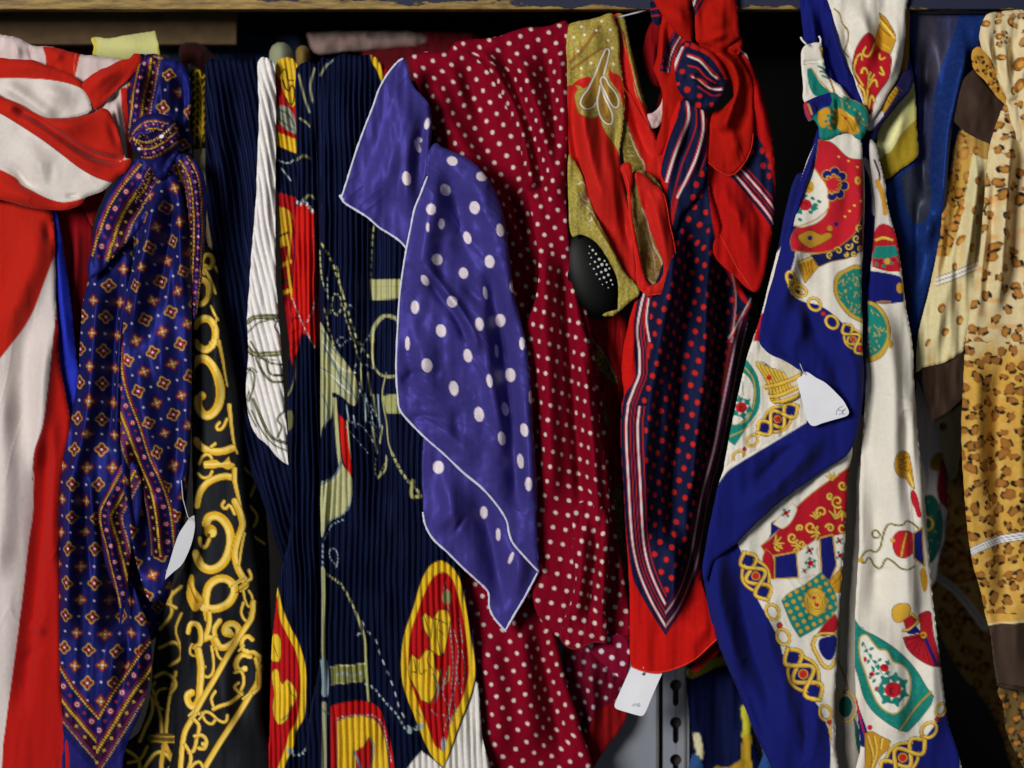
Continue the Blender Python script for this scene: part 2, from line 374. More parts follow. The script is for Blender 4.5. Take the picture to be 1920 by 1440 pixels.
# slotted steel upright and grey panel low behind the scarves
gm = plain('grey_painted_steel', '7f838e', .55, noise=.08, nscale=12, bump=.05)
struct(boxm('back_panel', 1050, 1465, 1190, 2600, -170, -162, gm))
def upright():
    t = thing('steel_upright', 'grey steel shelf upright with black keyhole slots below the red scarf', 'shelf upright', 1266, 1440, -200)
    x0, x1 = 1243, 1292; slots = [1125+70*k for k in range(0, 9)]
    out = [(x0, 1100), (x1, 1100), (x1, 1800), (x0, 1800)]
    # strips and bridges that leave real keyhole openings
    edges = []
    def plate(nm, p, d=-140, th=5): slab(nm, np.array(p, float), d, th, gm, t)
    # one plate as two side pieces whose inner edges follow the holes
    for sd in (-1, 1):
        p = []
        for y in slots:
            for q in range(9):
                a = math.pi*q/8; p.append((1267+sd*max(11*math.sin(a), .3), y+20-11*math.cos(a)) if q < 6 else None)
            p = [z for z in p if z is not None]
            p += [(1267+sd*5.5, y+30), (1267+sd*5.5, y+54), (1267+sd*3, y+58), (1267+sd*.3, y+60)]
        ex = x0 if sd < 0 else x1
        plate('slotted_face', [(1267+sd*.3, 1120)]+p+[(1267+sd*.3, 1800), (ex, 1800), (ex, 1120)])
    sh = plain('slot_shadow_steel', '2a211c', .8)
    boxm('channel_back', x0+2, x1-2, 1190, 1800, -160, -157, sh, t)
    for a in (x0-4, x1): boxm('flange', a, a+4, 1190, 1800, -160, -137, plain('flange_steel', '5b5c58', .5), t)
upright()
# string that carries the scarves
cord_t = tube('hanging_string', [(x, y, -20 if x > 1000 else -60, 0) for x, y in spl('800,112 850,100 900,86 1040,54 1150,34 1224,15 1300,-12 1360,-30')], 1.5, 'c9ccd6', None)
cord_t['label'] = 'thin white cord strung tight, seen between the gold paisley scarf and the red one'; cord_t['category'] = 'cord'
rod = tube('hanging_rod', [(x, 22, -30, 0) for x in (1712, 1800, 1900, 2100, 2500)], 4, '151210', None, plain('black_rod', '0d0c0c', .9))
rod2 = tube('hanging_rod', [(x, 158, -135, 0) for x in (-1500, -400, 0, 400, 840)], 7, '151210', None, plain('black_rod', '0d0c0c', .9))
rod2['label'] = 'black rod inside the left scarves, behind the striped knot and the pleats'; rod2['category'] = 'rod'
rod['label'] = 'black rod under the shelf carrying the blue and leopard scarves'; rod['category'] = 'rod'

# blurred things on the shelf behind
def lump(name, label, cat, out, base, col, mat=None, amp=14, seed=3, wr=(6, 18, 30)):
    p = Panel(out, base, col, roll=18, dx=3, seed=seed, wr=wr); a = p.out.mean(0); q = p.out.max(0)-p.out.min(0)
    p.dome(a[0], a[1], q[0]*.4, q[1]*.5, amp); p.done(name, None, mat or COTTON); o = p.obj
    o['label'] = label; o['category'] = cat; return o
lump('folded_cloth', 'blurred pale pink cloth lying high behind the pleated navy scarf', 'cloth', '574,60! 700,58 790,62 800,80 740,88 690,92 640,95 600,100 584,92', -380, 'd8b6ac', seed=4)
lump('folded_cloth', 'blurred dark red cloth behind the pale pink cloth, above the burgundy dotted scarf', 'cloth', '690,64 760,60 850,62 900,70 890,130 760,150 690,140', -400, '7a2028', seed=6)
lump('folded_cloth', 'blurred dark red cloth behind the yellow sleeve and the striped knot', 'cloth', '40,70 60,52 120,50 150,62 160,110 80,130 30,120', -380, '8a3640', seed=5)
lump('folded_cloth', 'blurred grey green cloth behind the yellow sleeve', 'cloth', '120,66 170,50 250,52 330,60 420,70 430,140 300,180 140,150', -420, '727c7c', seed=8)
lump('folded_cloth', 'blurred dark blue cloth above the left part of the navy pleats', 'cloth', '330,72 400,62 500,64 560,72 575,140 470,170 330,160', -390, '2a3650', seed=9)
lump('folded_cloth', 'blurred pinkish grey cloth at the far left edge', 'cloth', '-60,62 -10,54 36,58 42,90 30,130 -60,130', -360, 'a08a84', seed=10)
lump('fabric_knob', 'round pale grey green bobble peeping between white pleats and blurred blue cloth', 'bobble', '506,92 514,82 530,79 544,88 549,106 545,128 528,140 512,132 504,112', -150, '8d9276', amp=16, seed=11, wr=(1, 15, 15))
lump('fabric_knob', 'small olive yellow bobble beside the pale grey green bobble', 'bobble', '555,92 566,84 578,90 582,108 576,124 560,126 552,110', -160, '7a6432', amp=12, seed=12, wr=(1, 15, 15))
lump('folded_cloth', 'blurred dark maroon and brown cloth beside the top of the navy foulard', 'cloth', '335,88 350,78 375,82 395,96 400,130 360,150 338,120', -200, '3a1c1c', seed=13)
# yellow paper sleeve
t = Panel('171,70/3 200,71 240,64 288,55! 296,80 299,101! 280,106 240,111 200,108 172,102! 175,86', -45, 'c6c482', roll=4, wr=(1.5, 40, 40), fine=.1)
t.slant(lambda x, y: -14*((y-85)/26)**2)
t.line('176,70 178,86 175,103', 7, 'c9b443'); t.line('291,56 298,78 298,101', 7, 'b9b04e')
t.done('yellow_sleeve', None, COTTON); t.obj['label'] = 'pale yellow curled sleeve lying above the striped knot'; t.obj['category'] = 'label sleeve'
# blurred scarves far behind, right of the upright
b = Panel('1292,1240 1330,1228 1372,1226 1396,1300 1410,1360 1416,1470 1296,1470 1300,1400 1290,1320', -128, '0d1230', roll=16, dx=3, wr=(10, 30, 120), seed=21)
b.line('1296,1262 1320,1252 1350,1240 1376,1240', 18, 'a09a30'); b.line('1362,1226 1384,1262 1398,1300', 8, 'a9a02a')
b.line('1396,1330 1400,1360 1398,1380', 15, 'c8c23c'); b.line('1402,1385 1398,1410 1402,1440', 18, 'c4a02e'); b.line('1306,1380 1312,1410 1308,1424', 14, 'cfc8a0')
b.poly('1340,1440 1365,1440 1400,1425 1400,1475 1340,1475', 'b08c2a'); b.poly('1292,1420 1312,1418 1314,1475 1292,1475', '2c4a7a')
b.done('blurred_scarf', None, SILK); b.obj['label'] = 'out of focus navy and yellow scarf hanging behind, right of the steel upright'; b.obj['category'] = 'scarf'
c = Panel('1428,1330 1440,1340 1470,1400 1500,1470 1425,1470 1434,1400', -120, '2a4a86', roll=10, dx=3, wr=(3, 20, 80), seed=22)
c.noise(3, 8, 10, 5); c.done('blurred_scarf', None, SILK); c.obj['label'] = 'sliver of light blue speckled scarf behind the royal blue corner at the bottom'; c.obj['category'] = 'scarf'
GR = 'scarves hanging in a row under the shelf'
# ================================================================= tricolour striped scarf
RED, WHT, DRD = 'ae2217', 'd0c8c1', '8a1014'
T = thing('striped_scarf', 'broad red and off-white striped scarf tied in a thick knot at the far left', 'scarf', 80, 90, 0, GR)
p = Panel('-70,66/12 20,67 36,72 60,84 92,86 110,90 150,101 182,104 215,108 236,112 262,108 250,140 244,170 246,220 246,300 230,325 180,300 80,260 -70,240', -4, 'c8b5b2', roll=12, seed=2)
p.poly('-80,100 0,96 0,60 -80,60', 'd5c2bf'); p.line('60,84 56,110 72,140', 3, 'b9a3a2'); p.poly('79,86! 110,88 150,100! 144,130 138,152! 110,140 86,128! 86,108', RED); p.line('141,100 138,140', 1.2, 'd8653c')
p.poly('226,164! 240,166 248,200 250,300 240,300 236,250 228,200', RED)
p.fold('30,75 34,100 36,120', 7, 7); p.fold('52,80 58,104 64,120', -6, 5); p.fold('108,95 110,120', 5, 8); p.fold('196,190 214,175 222,165', -10, 12); p.fold('214,170 222,220 232,280', 10, 7, 6)
p.done('knot_back', T, COTTON)
p = Panel('-70,104/7 0,108 30,111 60,112 90,124 120,134 146,148 158,168 168,188 172,206! 160,214 130,222 100,226 60,226 -70,180', 14, 'cfc6bf', roll=9, seed=3, wr=(1.5, 30, 60))
p.poly('-80,90 60,100 120,125 160,150 172,190 168,180 150,165 120,155 80,149 40,147 0,147 -80,146', RED)
p.fold('0,156 40,178 80,206 112,226', 7, 12, 16, ends=30); p.fold('-10,128 60,126 120,146', 5, 12); p.fold('60,160 110,180 150,196', 7, 18)
p.done('knot_wrap', T, COTTON)
p = Panel('150,164/6 166,144 186,131 208,122 226,112 240,110 252,100 262,102 262,118 246,142 228,158 208,176 190,196 176,206! 168,186', 10, RED, roll=8, seed=4)
p.fold('160,178 196,146 246,120', 8, 12); p.fold('180,196 214,164 250,130', -5, 6)
p.done('knot_wrap', T, COTTON)
p = Panel('-70,150/10 0,180 30,192 60,210 84,220 110,222 150,218 176,210 190,202 204,208 210,222 220,248 230,284 234,296! 245,296! 246,306 236,322 222,330 206,346 190,358 160,370 152,382 130,392 100,394 60,390 0,374 -70,360', 36, RED, roll=11, seed=5, wr=(2, 40, 60))
p.poly('-80,180 0,212! 40,236 80,262 120,292 150,315 180,332 212,343! 190,360 158,371 120,379 90,372 62,358 40,346 30,334 0,318 -80,290', WHT)
p.line('-20,206 0,212 40,236 80,262 120,292 150,315 180,332 206,341', 2, '8a1210')
p.poly('222,240! 232,270 241,298! 218,302! 232,296', 'cdb8b6')
p.fold('20,200 60,218 100,244 150,278 200,296 236,298', -15, 11, 6, ends=24); p.fold('-10,196 40,214 80,240 130,276 180,310 220,315', 9, 12, 14)
p.fold('70,226 130,238 180,220', 8, 20); p.fold('200,215 212,250 226,290', -7, 7); p.fold('20,250 70,300 110,350', 5, 22); p.fold('100,290 96,330 90,360', -2, 8); p.fold('120,368 150,366', -4, 4, ends=14)
p.crease(2.2, 70, 16, 32, 5); p.fold('0,300 30,322 50,345 80,368', -8, 9); p.fold('-20,340 40,365 110,384', 7, 16)
p.done('knot_front', T, COTTON)
# tails
p = Panel('100,380/8 150,376 172,420 172,470 163,560 152,640 147,712! 138,660 128,560 116,470', -60, '7e0f16', roll=6, seed=6, wr=(3, 14, 90))  # red darkened below the knot's red: its shadow is put into the dye
p.fold('140,390 146,470 140,600', 8, 8); p.hem('120,480 131,560 138,640 146,706', 1.3, 'b01a14', T) if False else None
p.done('tail_back', T, COTTON); p.hem('104,394 116,440 124,500 131,560 138,640 147,706', 1.5, 'b3201a', T)
p = Panel('150,336/6 196,340 180,400 172,425! 160,400 148,372', -30, '8e1c1a', roll=6, seed=8); p.done('knot_back', T, COTTON)
p = Panel('88,388/5 103,394 112,430 124,500 132,560 140,640 147,706! 140,800 128,830 110,720 100,560 92,470', -20, '2530a8', roll=6, seed=7, wr=(1, 20, 80))
p.fold('100,410 112,500 122,600 136,700', 7, 9); p.done('blue_stripe', T, SATIN)
p = Panel('-70,340/14 10,376 60,388 90,390 100,430/9 104,500 104,560 108,610 112,680 124,745 132,800 120,860 114,920 112,1000 112,1100 112,1200 114,1300 122,1470 -70,1470', 0, 'a81a16', roll=12, seed=9, wr=(3, 34, 160))
p.poly('-80,320! 110,370! 106,430 103,482! 84,530 62,585 30,632 0,672 -80,760', RED)
p.poly('103,480! 84,530 62,585 30,632 0,672 -80,760! -80,1500! -10,1480 6,1390 20,1280 32,1190 42,1110 52,1020 60,960 62,900 66,850 84,800 92,740 100,660 104,600', 'cdc2be')
p.line('104,600 100,660 92,740 84,800 66,850 60,900', 1.4, '7a1012')
p.crease(2.5, 120, 18, 100, 8); p.fold('60,400 70,480 40,560 10,640', 9, 24); p.fold('84,400 96,470', -8, 8); p.fold('100,600 86,700 80,800 60,900', 9, 14); p.fold('60,560 40,700 30,860', -8, 22); p.fold('10,700 12,900 0,1100', 8, 22)
p.fold('96,800 80,960 60,1150 40,1350', -8, 22, 12); p.fold('104,760 98,900 100,1100', 7, 10); p.fold('30,1252 60,1225 90,1200', -3, 10); p.fold('50,1170 90,1190', 5, 10)
p.done('tail', T, COTTON)

# ================================================================= navy foulard
NV, NV2 = '16184a', '0f1136'
def foulard(p, Uc, Vc, ox, oy, ang=0, sx=26, sy=31):
    """staggered quatrefoils, two kinds alternating by row, with white pin dots between"""
    c, n = math.cos(math.radians(ang)), math.sin(math.radians(ang))
    Uc = Uc+4*vnoise(p.X/55, p.Y/75, 51); Vc = Vc+4*vnoise(p.X/50, p.Y/60, 52)
    u = (Uc-ox)*c+(Vc-oy)*n; v = -(Uc-ox)*n+(Vc-oy)*c; j = np.round(v/sy); uu = u-(j % 2)*sx; i = np.round(uu/(2*sx)); du, dv = uu-2*sx*i, v-sy*j
    typ = (j % 2) == 0; r = np.hypot(du, dv); th = np.arctan2(dv, du); rad = 8.4+2.0*np.cos(4*th); A = np.s_[:]
    cv = lambda q: np.clip(.5-q/1.5, 0, 1)
    p.mix(A, cv(r-rad-2.6)*typ, 'a88a3a'); p.mix(A, cv(r-rad-.2)*typ, '5c1420'); p.mix(A, cv(r-rad-1.6)*~typ, '6c1e26'); p.mix(A, cv(r-rad+2.2)*~typ, 'a08636')
    p.mix(A, cv(r-3.6)*~typ, '8a2f28'); p.mix(A, cv(r-2.1), 'cfc8d0')
    for s in (1,):
        u2 = u-sx*(1-(j % 2)); i2 = np.round(u2/(2*sx)); p.mix(A, cv(np.hypot(u2-2*sx*i2, dv)-2.), 'b4aec8')
def border(p, pts, side=1, scale=1., A=None, k=5, rng=0):
    """printed border running beside a line: side +1 = image left when going down"""
    l = spl(pts, k=k); d, sg, t, L = pdist(p.X, p.Y, l); q = d*sg*side/scale; t = t/scale
    lim = (t > .01)*(t < L/scale-.01) if A is None else A
    def band(a, b, col, m=1.): p.mix(np.s_[:], np.clip(.5+np.minimum(q-a, b-q)/1.4, 0, 1)*m*lim, col)
    dash = lambda per, du: ((t % per) < du).astype(float)
    band(-2, 60, '131440'); band(-2.5, .5, '64161c'); band(1, 4, '3a2a18'); band(1.2, 3.8, 'bf9a34', dash(5, 3.2)); band(22, 24, '6e1a20')
    band(5, 22, '10113a')
    for off, per, r, col in ((13, 34, 5.2, '8a2228'), (13, 34, 3., 'd8d2e0'), (13, 17, 2.2, '8a2228')):
        tt = (t+(0 if per == 34 else 8.5)) % per-per/2; p.mix(np.s_[:], np.clip(.5-(np.hypot(tt, q-off)-r)/1.4, 0, 1)*lim, col)
    band(25, 41, '17081a'); band(25.5, 30, '3a2a18'); band(26, 29.6, 'bf9a34', dash(4.4, 3.2)); tt = (t % 22)-11; p.mix(np.s_[:], np.clip(.5-(np.abs(tt)+np.abs(q-36)-3.2)/1.4, 0, 1)*lim, 'a8863a')
    band(42, 44, '6e1a20'); band(46, 48.6, 'a8863a', dash(4, 2.4))
F = thing('foulard_scarf', 'navy satin scarf with small yellow and maroon flowers and a price tag at its side', 'scarf', 300, 120, 0, GR)
p = Panel('236,150/12 244,120 256,102 290,100 312,108 335,115 350,130 358,160 357,200 352,240 362,260 340,300 300,310 262,290 240,262 238,210', 4, NV2, roll=13, seed=31, wr=(3, 16, 50))
foulard(p, p.arc(mixk=.2), p.Y, 305, 202, 10); border(p, '262,104 256,140 248,180 240,240', -1, .8)
p.poly('300,112 330,112 352,140 352,200 342,190 335,150 316,122', '1b1e60')
p.fold('270,110 262,170 262,230', 10, 9); p.fold('285,110 282,170 275,220', -12, 7); p.fold('310,120 318,170 312,215', 8, 12); p.fold('340,130 344,190 338,250', -8, 7)
p.done('loop', F, SATIN)
p = Panel('172,470/4 186,400 215,348 250,306 300,318 352,286/8 380,330 386,400 382,450 372,560 364,700 356,850 348,960 332,1050 312,1130 300,1180 286,1200 120,1240 112,1000 150,700', -110, '1c1d58', roll=10, seed=32, wr=(7, 18, 150))
foulard(p, p.arc(), p.Y, 360, 570, -4); border(p, '348,290 366,340 376,400 378,500', 1, .8)
p.fold('368,330 372,450 360,650', 10, 9); p.done('tail_back', F, SATIN)
# right lobe
p = Panel('262,450/14 268,400 282,350 296,322 322,320 340,360 352,440 358,540 358,640 358,760 352,860/8 344,920 334,1000 322,1060 306,1110 288,1130/3 272,1110 252,1040 240,960 230,900 226,820 226,720 230,620 238,540', 30, NV, roll=14, seed=33, wr=(3, 22, 150))
p.fold('300,330 284,430 262,540 246,660', 13, 12, 16); p.fold('320,330 318,430 302,520 296,600', -12, 10); p.fold('338,370 342,480 344,600', 10, 10); p.fold('262,640 268,760 290,860 316,960', 8, 18); p.fold('330,700 330,820 320,940', -7, 12)
p.fold('248,820 256,920 270,1010 280,1090', -18, 12); p.fold('280,900 300,1000 300,1080', 9, 10); p.fold('300,600 310,760', 6, 18)
foulard(p, p.arc(mixk=.2), p.Y, 289, 658, -17, 25, 31); border(p, '229,640 232,700 246,750 266,800 286,860 306,900 322,960 330,1040', 1)
p.done('tail', F, SATIN)
# left lobe with the pointed corner
p = Panel('172,500/12 190,470 226,440 248,440 244,520 236,600 234,700 232,800 230,880 232,960 236,1060/6 262,1130 278,1180 284,1250/3 276,1290 262,1340 244,1380 232,1420 222,1470 128,1470 118,1380 114,1300 110,1200/10 110,1100 110,1000 112,920 120,840 134,770 146,700 150,620 156,560', 2, NV, roll=15, seed=34, wr=(3, 20, 150))
p.fold('190,500 180,640 168,780 140,900 132,1040 130,1200', 12, 15); p.fold('224,500 214,640 206,780 196,860', -10, 9); p.fold('228,560 220,760 218,860', 8, 8); p.fold('150,880 160,1000 168,1120', -9, 9); p.fold('166,860 176,960 180,1040', 10, 9)
p.fold('204,940 214,1080 216,1230', -26, 22); p.fold('214,1120 216,1220 196,1330', 9, 12); p.fold('240,1150 236,1240 222,1320', -9, 9); p.fold('262,1180 262,1250 250,1320', 8, 10)
foulard(p, p.arc(170, mixk=.2), p.Y, 202, 598, 3, 25, 31)
V = '96,1220! 111,1246 140,1290 184,1342! 215,1290 240,1255 268,1215'
p.poly('80,1200! 111,1246 140,1290 184,1342! 215,1290 240,1255 300,1170! 320,1500! 80,1500!', '1e1c58')
border(p, '76,1190 111,1246 140,1290 184,1342! 260,1432', 1, 1.22, A=(p.X < 184+(p.Y-1342)*-.06)); border(p, '300,1172 240,1255 215,1290 184,1342! 116,1450', -1, 1.22, A=(p.X >= 184+(p.Y-1342)*-.06))
p.done('tail', F, SATIN)
p = Panel('240,862/4 262,890 264,960 248,1020 240,1080 232,1140 226,1180! 220,1120 208,1090 196,1050 190,1010 184,958 194,928 218,886', 18, NV, roll=8, seed=35, wr=(1.5, 16, 60))
border(p, '232,870 206,920 186,965 200,1030 214,1090 224,1140', -1, .9); p.fold('224,890 206,960 214,1040 228,1120', 8, 12); p.done('tail_fold', F, SATIN)
p = Panel('250,300/10 226,330 196,372 178,420 168,470 166,520/5 190,508 222,470 262,430 280,400 296,340 300,310 276,296', 30, NV, roll=12, seed=36, wr=(2, 14, 60))
border(p, '262,306 230,344 202,390 182,440 170,480', -1, 1.15); border(p, '300,330 280,366 240,410 200,450 180,500', 1, .5, A=(p.X > 255)*1.); p.fold('262,330 226,390 196,450', 8, 14); p.fold('286,330 262,390 226,430', -7, 8); p.fold('284,310 276,350', 8, 8)
p.done('tail_fold', F, SATIN)
p = Panel('324,296/6 346,288 366,300 382,330 387,372 386,430 382,480 376,540 368,590 362,600! 360,520 356,440 348,360 338,318', 36, NV, roll=9, seed=38, wr=(2, 12, 40))
border(p, '352,292 372,330 380,390 380,480 370,590', 1, .62); p.fold('350,300 366,350 374,430 370,540', 7, 9); p.done('tail_fold', F, SATIN)
p = Panel('240,250/14 246,234 262,218 284,212 306,214 324,226 334,246 336,270 330,296 318,318 306,334 294,336 276,306 260,292 244,270', 44, NV, roll=18, seed=37, wr=(2.5, 16, 26))
border(p, '240,264 256,240 280,226 320,232', 1, .55); border(p, '350,250 320,280 290,296 262,296', 1, .62); p.line('256,250 270,248 290,252 316,246', 9, '1b1440'); p.line('250,262 276,266 300,256 318,242', 2.5, 'd8b23c', dash=(3.5, 2)); p.disc(303, 256, 4.5, 'f0ecf0', 3.4, -30); p.disc(261, 279, 3.2, 'f0ecf0', 2.5)
p.dome(292, 262, 34, 44, 8); p.fold('246,256 280,262 320,238', -9, 7); p.fold('262,292 300,284 340,250', 7, 9); p.fold('300,330 316,296 344,268', -6, 6)
p.done('knot', F, SATIN)

# ================================================================= black and gold baroque scarf
B = thing('baroque_scarf', 'black silk scarf with thick golden scrolls beside the navy pleats', 'scarf', 380, 130, -20, GR)
BK = '16171a'
p = Panel('352,120/6 372,126 384,140 388,260 392,400 412,480 430,560 450,680 470,800 498,960 505,1100 500,1470 400,1470 380,900 362,500 360,300', -90, BK, roll=8, seed=41, wr=(4, 18, 120))
for a in ('364,140 380,150 366,176 382,190 364,210', '362,222 384,240 366,262 384,280', '430,720 446,760 462,800', '436,790 462,810 478,850', '440,850 460,880 478,900 470,930', '470,950 482,970 470,990 458,980', '436,900 450,960 470,1000 496,1020', '430,690 450,720'): p.gold(a, 4.5, base='b9902f')
for x, y in ((376, 300), (374, 330), (376, 240), (370, 160), (376, 400)): p.ring(x, y, 8, 12, 20, 3, base='b9902f')
p.done('back_layer', B)
p = Panel('360,126/5 374,128 384,142 386,220 388,300 392,400 404,470 396,476 382,430 368,390 362,300 360,200', -44, '2c2612', roll=5, dx=1.5, seed=40, wr=(3, 10, 60))
p.poly('350,282! 400,276! 420,480! 350,480!', '9a8c6c')
for k in range(9): p.line(f'{362},{140+k*15} {372},{132+k*15} {378},{146+k*15} {386},{136+k*15}', 3.6, 'c8a022')
p.line('366,134 368,200 364,270', 3, 'b8921e'); p.line('378,160 380,230 376,276', 3, 'd4ac2c'); p.line('392,400 396,440 402,470', 5, 'b8921e'); p.done('back_layer', B)
p = Panel('330,1090/6 345,1060 360,1000 380,1040 360,1470 215,1470 232,1400 262,1370 282,1300 286,1240 300,1160 316,1120', -80, BK, roll=6, seed=42, wr=(4, 18, 70))
for a in ('300,1180 322,1150 320,1120 340,1100', '300,1215 330,1205 340,1230 318,1248', '262,1320 276,1300 286,1330 270,1370 262,1390', '225,1400 256,1420 262,1440 250,1470', '285,1290 300,1340 304,1390', '330,1260 316,1320 310,1390', '270,1440 300,1410 330,1440 345,1470', '236,1450 262,1470', '318,1440 316,1470', '290,1270 310,1262 330,1280 320,1300', '306,1128 330,1140'): p.gold(a, 6, base='c49a33')
p.line('284,1386 306,1382 330,1388', 16, '6d5420'); p.line('284,1380 330,1382', 2, 'd8b450'); p.line('284,1390 330,1392', 2, 'd8b450'); p.line('308,1395 304,1420 300,1470', 8, 'cda23a'); p.line('310,1395 326,1430 350,1470', 7, 'cda23a')
for a, q in (('296,1110 310,1100 322,1112 312,1128', 4), ('270,1250 262,1280 276,1296 290,1280', 5), ('244,1340 256,1352 250,1372 238,1366', 4), ('250,1300 240,1330 232,1380', 5), ('340,1150 330,1180 338,1210', 4), ('276,1400 262,1424 240,1430', 5), ('330,1400 342,1420 338,1450', 5), ('312,1290 296,1296 292,1320 304,1330', 4), ('226,1440 238,1456 230,1474', 4)): p.gold(a, q)
p.done('back_layer', B)
p = Panel('372,462/14 390,462 402,480 412,550 424,610 436,680 446,740 452,800 456,880 468,960 476,1020 484,1080 490,1160 492,1240 490,1340 494,1470 318,1470/8 322,1400 326,1320 334,1260 336,1200 342,1140 352,1080 360,1020 360,940 358,850 358,760 364,680 362,600 364,540 366,490', -8, BK, roll=18, seed=43, wr=(2.5, 28, 160))
p.slant(lambda x, y: -((x-(418+(y-900)*.02))/62)**2*12)
p.fold('400,520 406,640 400,800', 6, 16); p.fold('370,760 374,900', -6, 7); p.fold('440,1120 450,1260 440,1400', -5, 16); p.fold('420,1240 440,1420', 5, 20); p.fold('368,1060 356,1180 346,1300', 6, 12)
G = lambda q, w_, *a, **k: p.gold(q, w_*1.32, *a, base='e0b030', lite='f0d270', **k)
G('383,512 379,494 384,480 393,478 398,490 393,502 385,498', 5.5, k=6); G('402,500 414,520 418,546', 4, .6)
G('366,534 376,524 388,530 392,546 388,562 376,570 366,566', 8); G('384,505 396,528 404,550', 5, .5); 
G('364,612 374,600 390,598 402,610 406,628 400,646 386,656 372,650 366,642', 10); G('396,574 404,590 410,600', 3); 
for o in (0, 5): p.line(f'{394+o},{642-o} {404+o},{652-o}', 2.2, 'f0d468')
G('412,640 418,672 422,700 426,724', 5, .8); G('408,596 404,616', 3, .7)
G('360,684 370,674 386,674 402,690 412,715 414,742 408,764 394,778 382,778 372,764 370,748', 12); p.disc(378, 742, 8, 'd8a325'); p.disc(377, 740, 5, 'f0d468')
G('430,760 434,800 438,830 444,850', 6, .7); G('412,792 406,800 410,806 418,802 426,786', 4); G('366,826 376,838 396,846 418,846 436,840', 10, k=6); G('396,838 404,832', 4)
G('372,870 378,858 388,852 396,858 398,870', 4); G('370,888 380,896 392,894 398,884', 4); p.poly('380,866! 404,862 416,868 430,856! 432,866 440,872 428,880 416,876 400,878 382,878!', 'e0b23c', ol='3a2606'); p.line('384,871 410,870 430,868', 3, 'f4dc7c')
G('368,948 374,924 388,906 408,896 424,893 438,896', 9); G('440,880 440,900 446,930 450,950', 7, .5); G('420,940 416,948 422,954 430,948 440,964', 4)
G('372,1052 366,1040 378,1062 398,1068 418,1056 430,1030 432,1004 424,982 408,968 392,970 386,982', 12, k=7); p.disc(394, 996, 12, 'd8a325'); p.disc(398, 1000, 7.5, 'f0d468'); p.disc(391, 1004, 4, '6d4e12'); G('374,1010 376,1022 384,1026 392,1012', 5)
G('440,940 450,962 454,985 446,1010 440,1040 446,1066 460,1096 452,1104', 9); G('458,1000 452,1030 448,1060', 3)
G('382,1140 372,1132 380,1138 400,1142 424,1134 438,1116 438,1098 424,1086 408,1086 392,1098 386,1118 386,1140 390,1160', 11, k=7)
for o in range(3): p.line(f'{430+o*4},{1100-o*1} {454+o*4},{1084-o*0}', 2.4, 'f0d468' if o != 1 else '5a400c')
p.line('442,1112 468,1094', 2, '5a400c'); G('466,1070 470,1084 462,1090', 4)
p.poly('350,1088 360,1078 364,1100 372,1112 380,1124 376,1136 366,1146 356,1136 348,1120 346,1104', 'd0a032', ol='3a2606'); p.line('352,1092 360,1110 370,1130', 2, '5a400c'); p.line('360,1090 366,1112 376,1124', 1.6, 'f0d468')
G('392,1150 392,1170 386,1190 376,1200 396,1196 404,1214 402,1180 412,1164', 7); G('404,1200 414,1214 430,1210 444,1196 446,1180 436,1170 424,1174 422,1186 432,1190', 9); p.disc(428, 1184, 6, 'f0d468')
G('352,1186 358,1170 370,1172 376,1190 374,1208 364,1214', 7); G('396,1212 400,1240 398,1262 388,1270 380,1262 384,1250', 3.6); G('404,1214 410,1232 422,1238 430,1230', 3.6); G('372,1226 362,1230 356,1222 360,1208', 3); p.disc(404, 1268, 3.6, 'e0b23c')
G('371,1220 376,1250 374,1290 372,1312 362,1326 352,1320 350,1306 358,1300', 10); G('456,1108 460,1128 468,1138 472,1120 466,1108', 3); G('456,1130 452,1150 462,1166 474,1160 468,1150', 3.6)
G('474,1130 470,1160 452,1188 430,1224 404,1270 380,1310 358,1350 344,1376 338,1410 334,1470', 7.5, k=6)
G('484,1250 482,1280 468,1304 440,1350 410,1396 386,1436 366,1470', 7.5, k=6); G('486,1236 482,1260', 3)
for a, q in (('472,1200 464,1194 454,1200 452,1214 462,1226 474,1224 484,1232', 6), ('468,1232 452,1230 442,1244 446,1258 458,1256', 7), ('478,1236 484,1262 484,1290 474,1300', 5), ('448,1300 456,1280 450,1260 440,1262', 4), ('404,1296 396,1310 400,1326', 4), ('400,1330 416,1322 434,1316 452,1302', 5), ('452,1304 444,1296 440,1288 446,1282', 3.6), ('370,1340 390,1336 410,1350 424,1352 428,1340', 4), ('360,1348 372,1362 368,1384 362,1408 352,1414', 5), ('364,1382 378,1380 386,1390 382,1404 372,1404', 5), ('378,1338 384,1352 396,1358 404,1350', 3.6), ('345,1400 356,1420 350,1450', 5), ('350,1470 358,1440 372,1430 380,1440', 4)): G(a, q)
for x, y, r in ((458, 1255, 5), (462, 1222, 4), (380, 1396, 4)): p.disc(x, y, r, 'f0d468')
for a in ('446,1222 456,1212', '454,1312 466,1302', '356,1350 368,1340', '352,1344 362,1334', '382,1338 372,1350'): p.line(a, 5, '5a400c'); p.line(a, 3, 'f0d468')
p.done('front_layer', B)
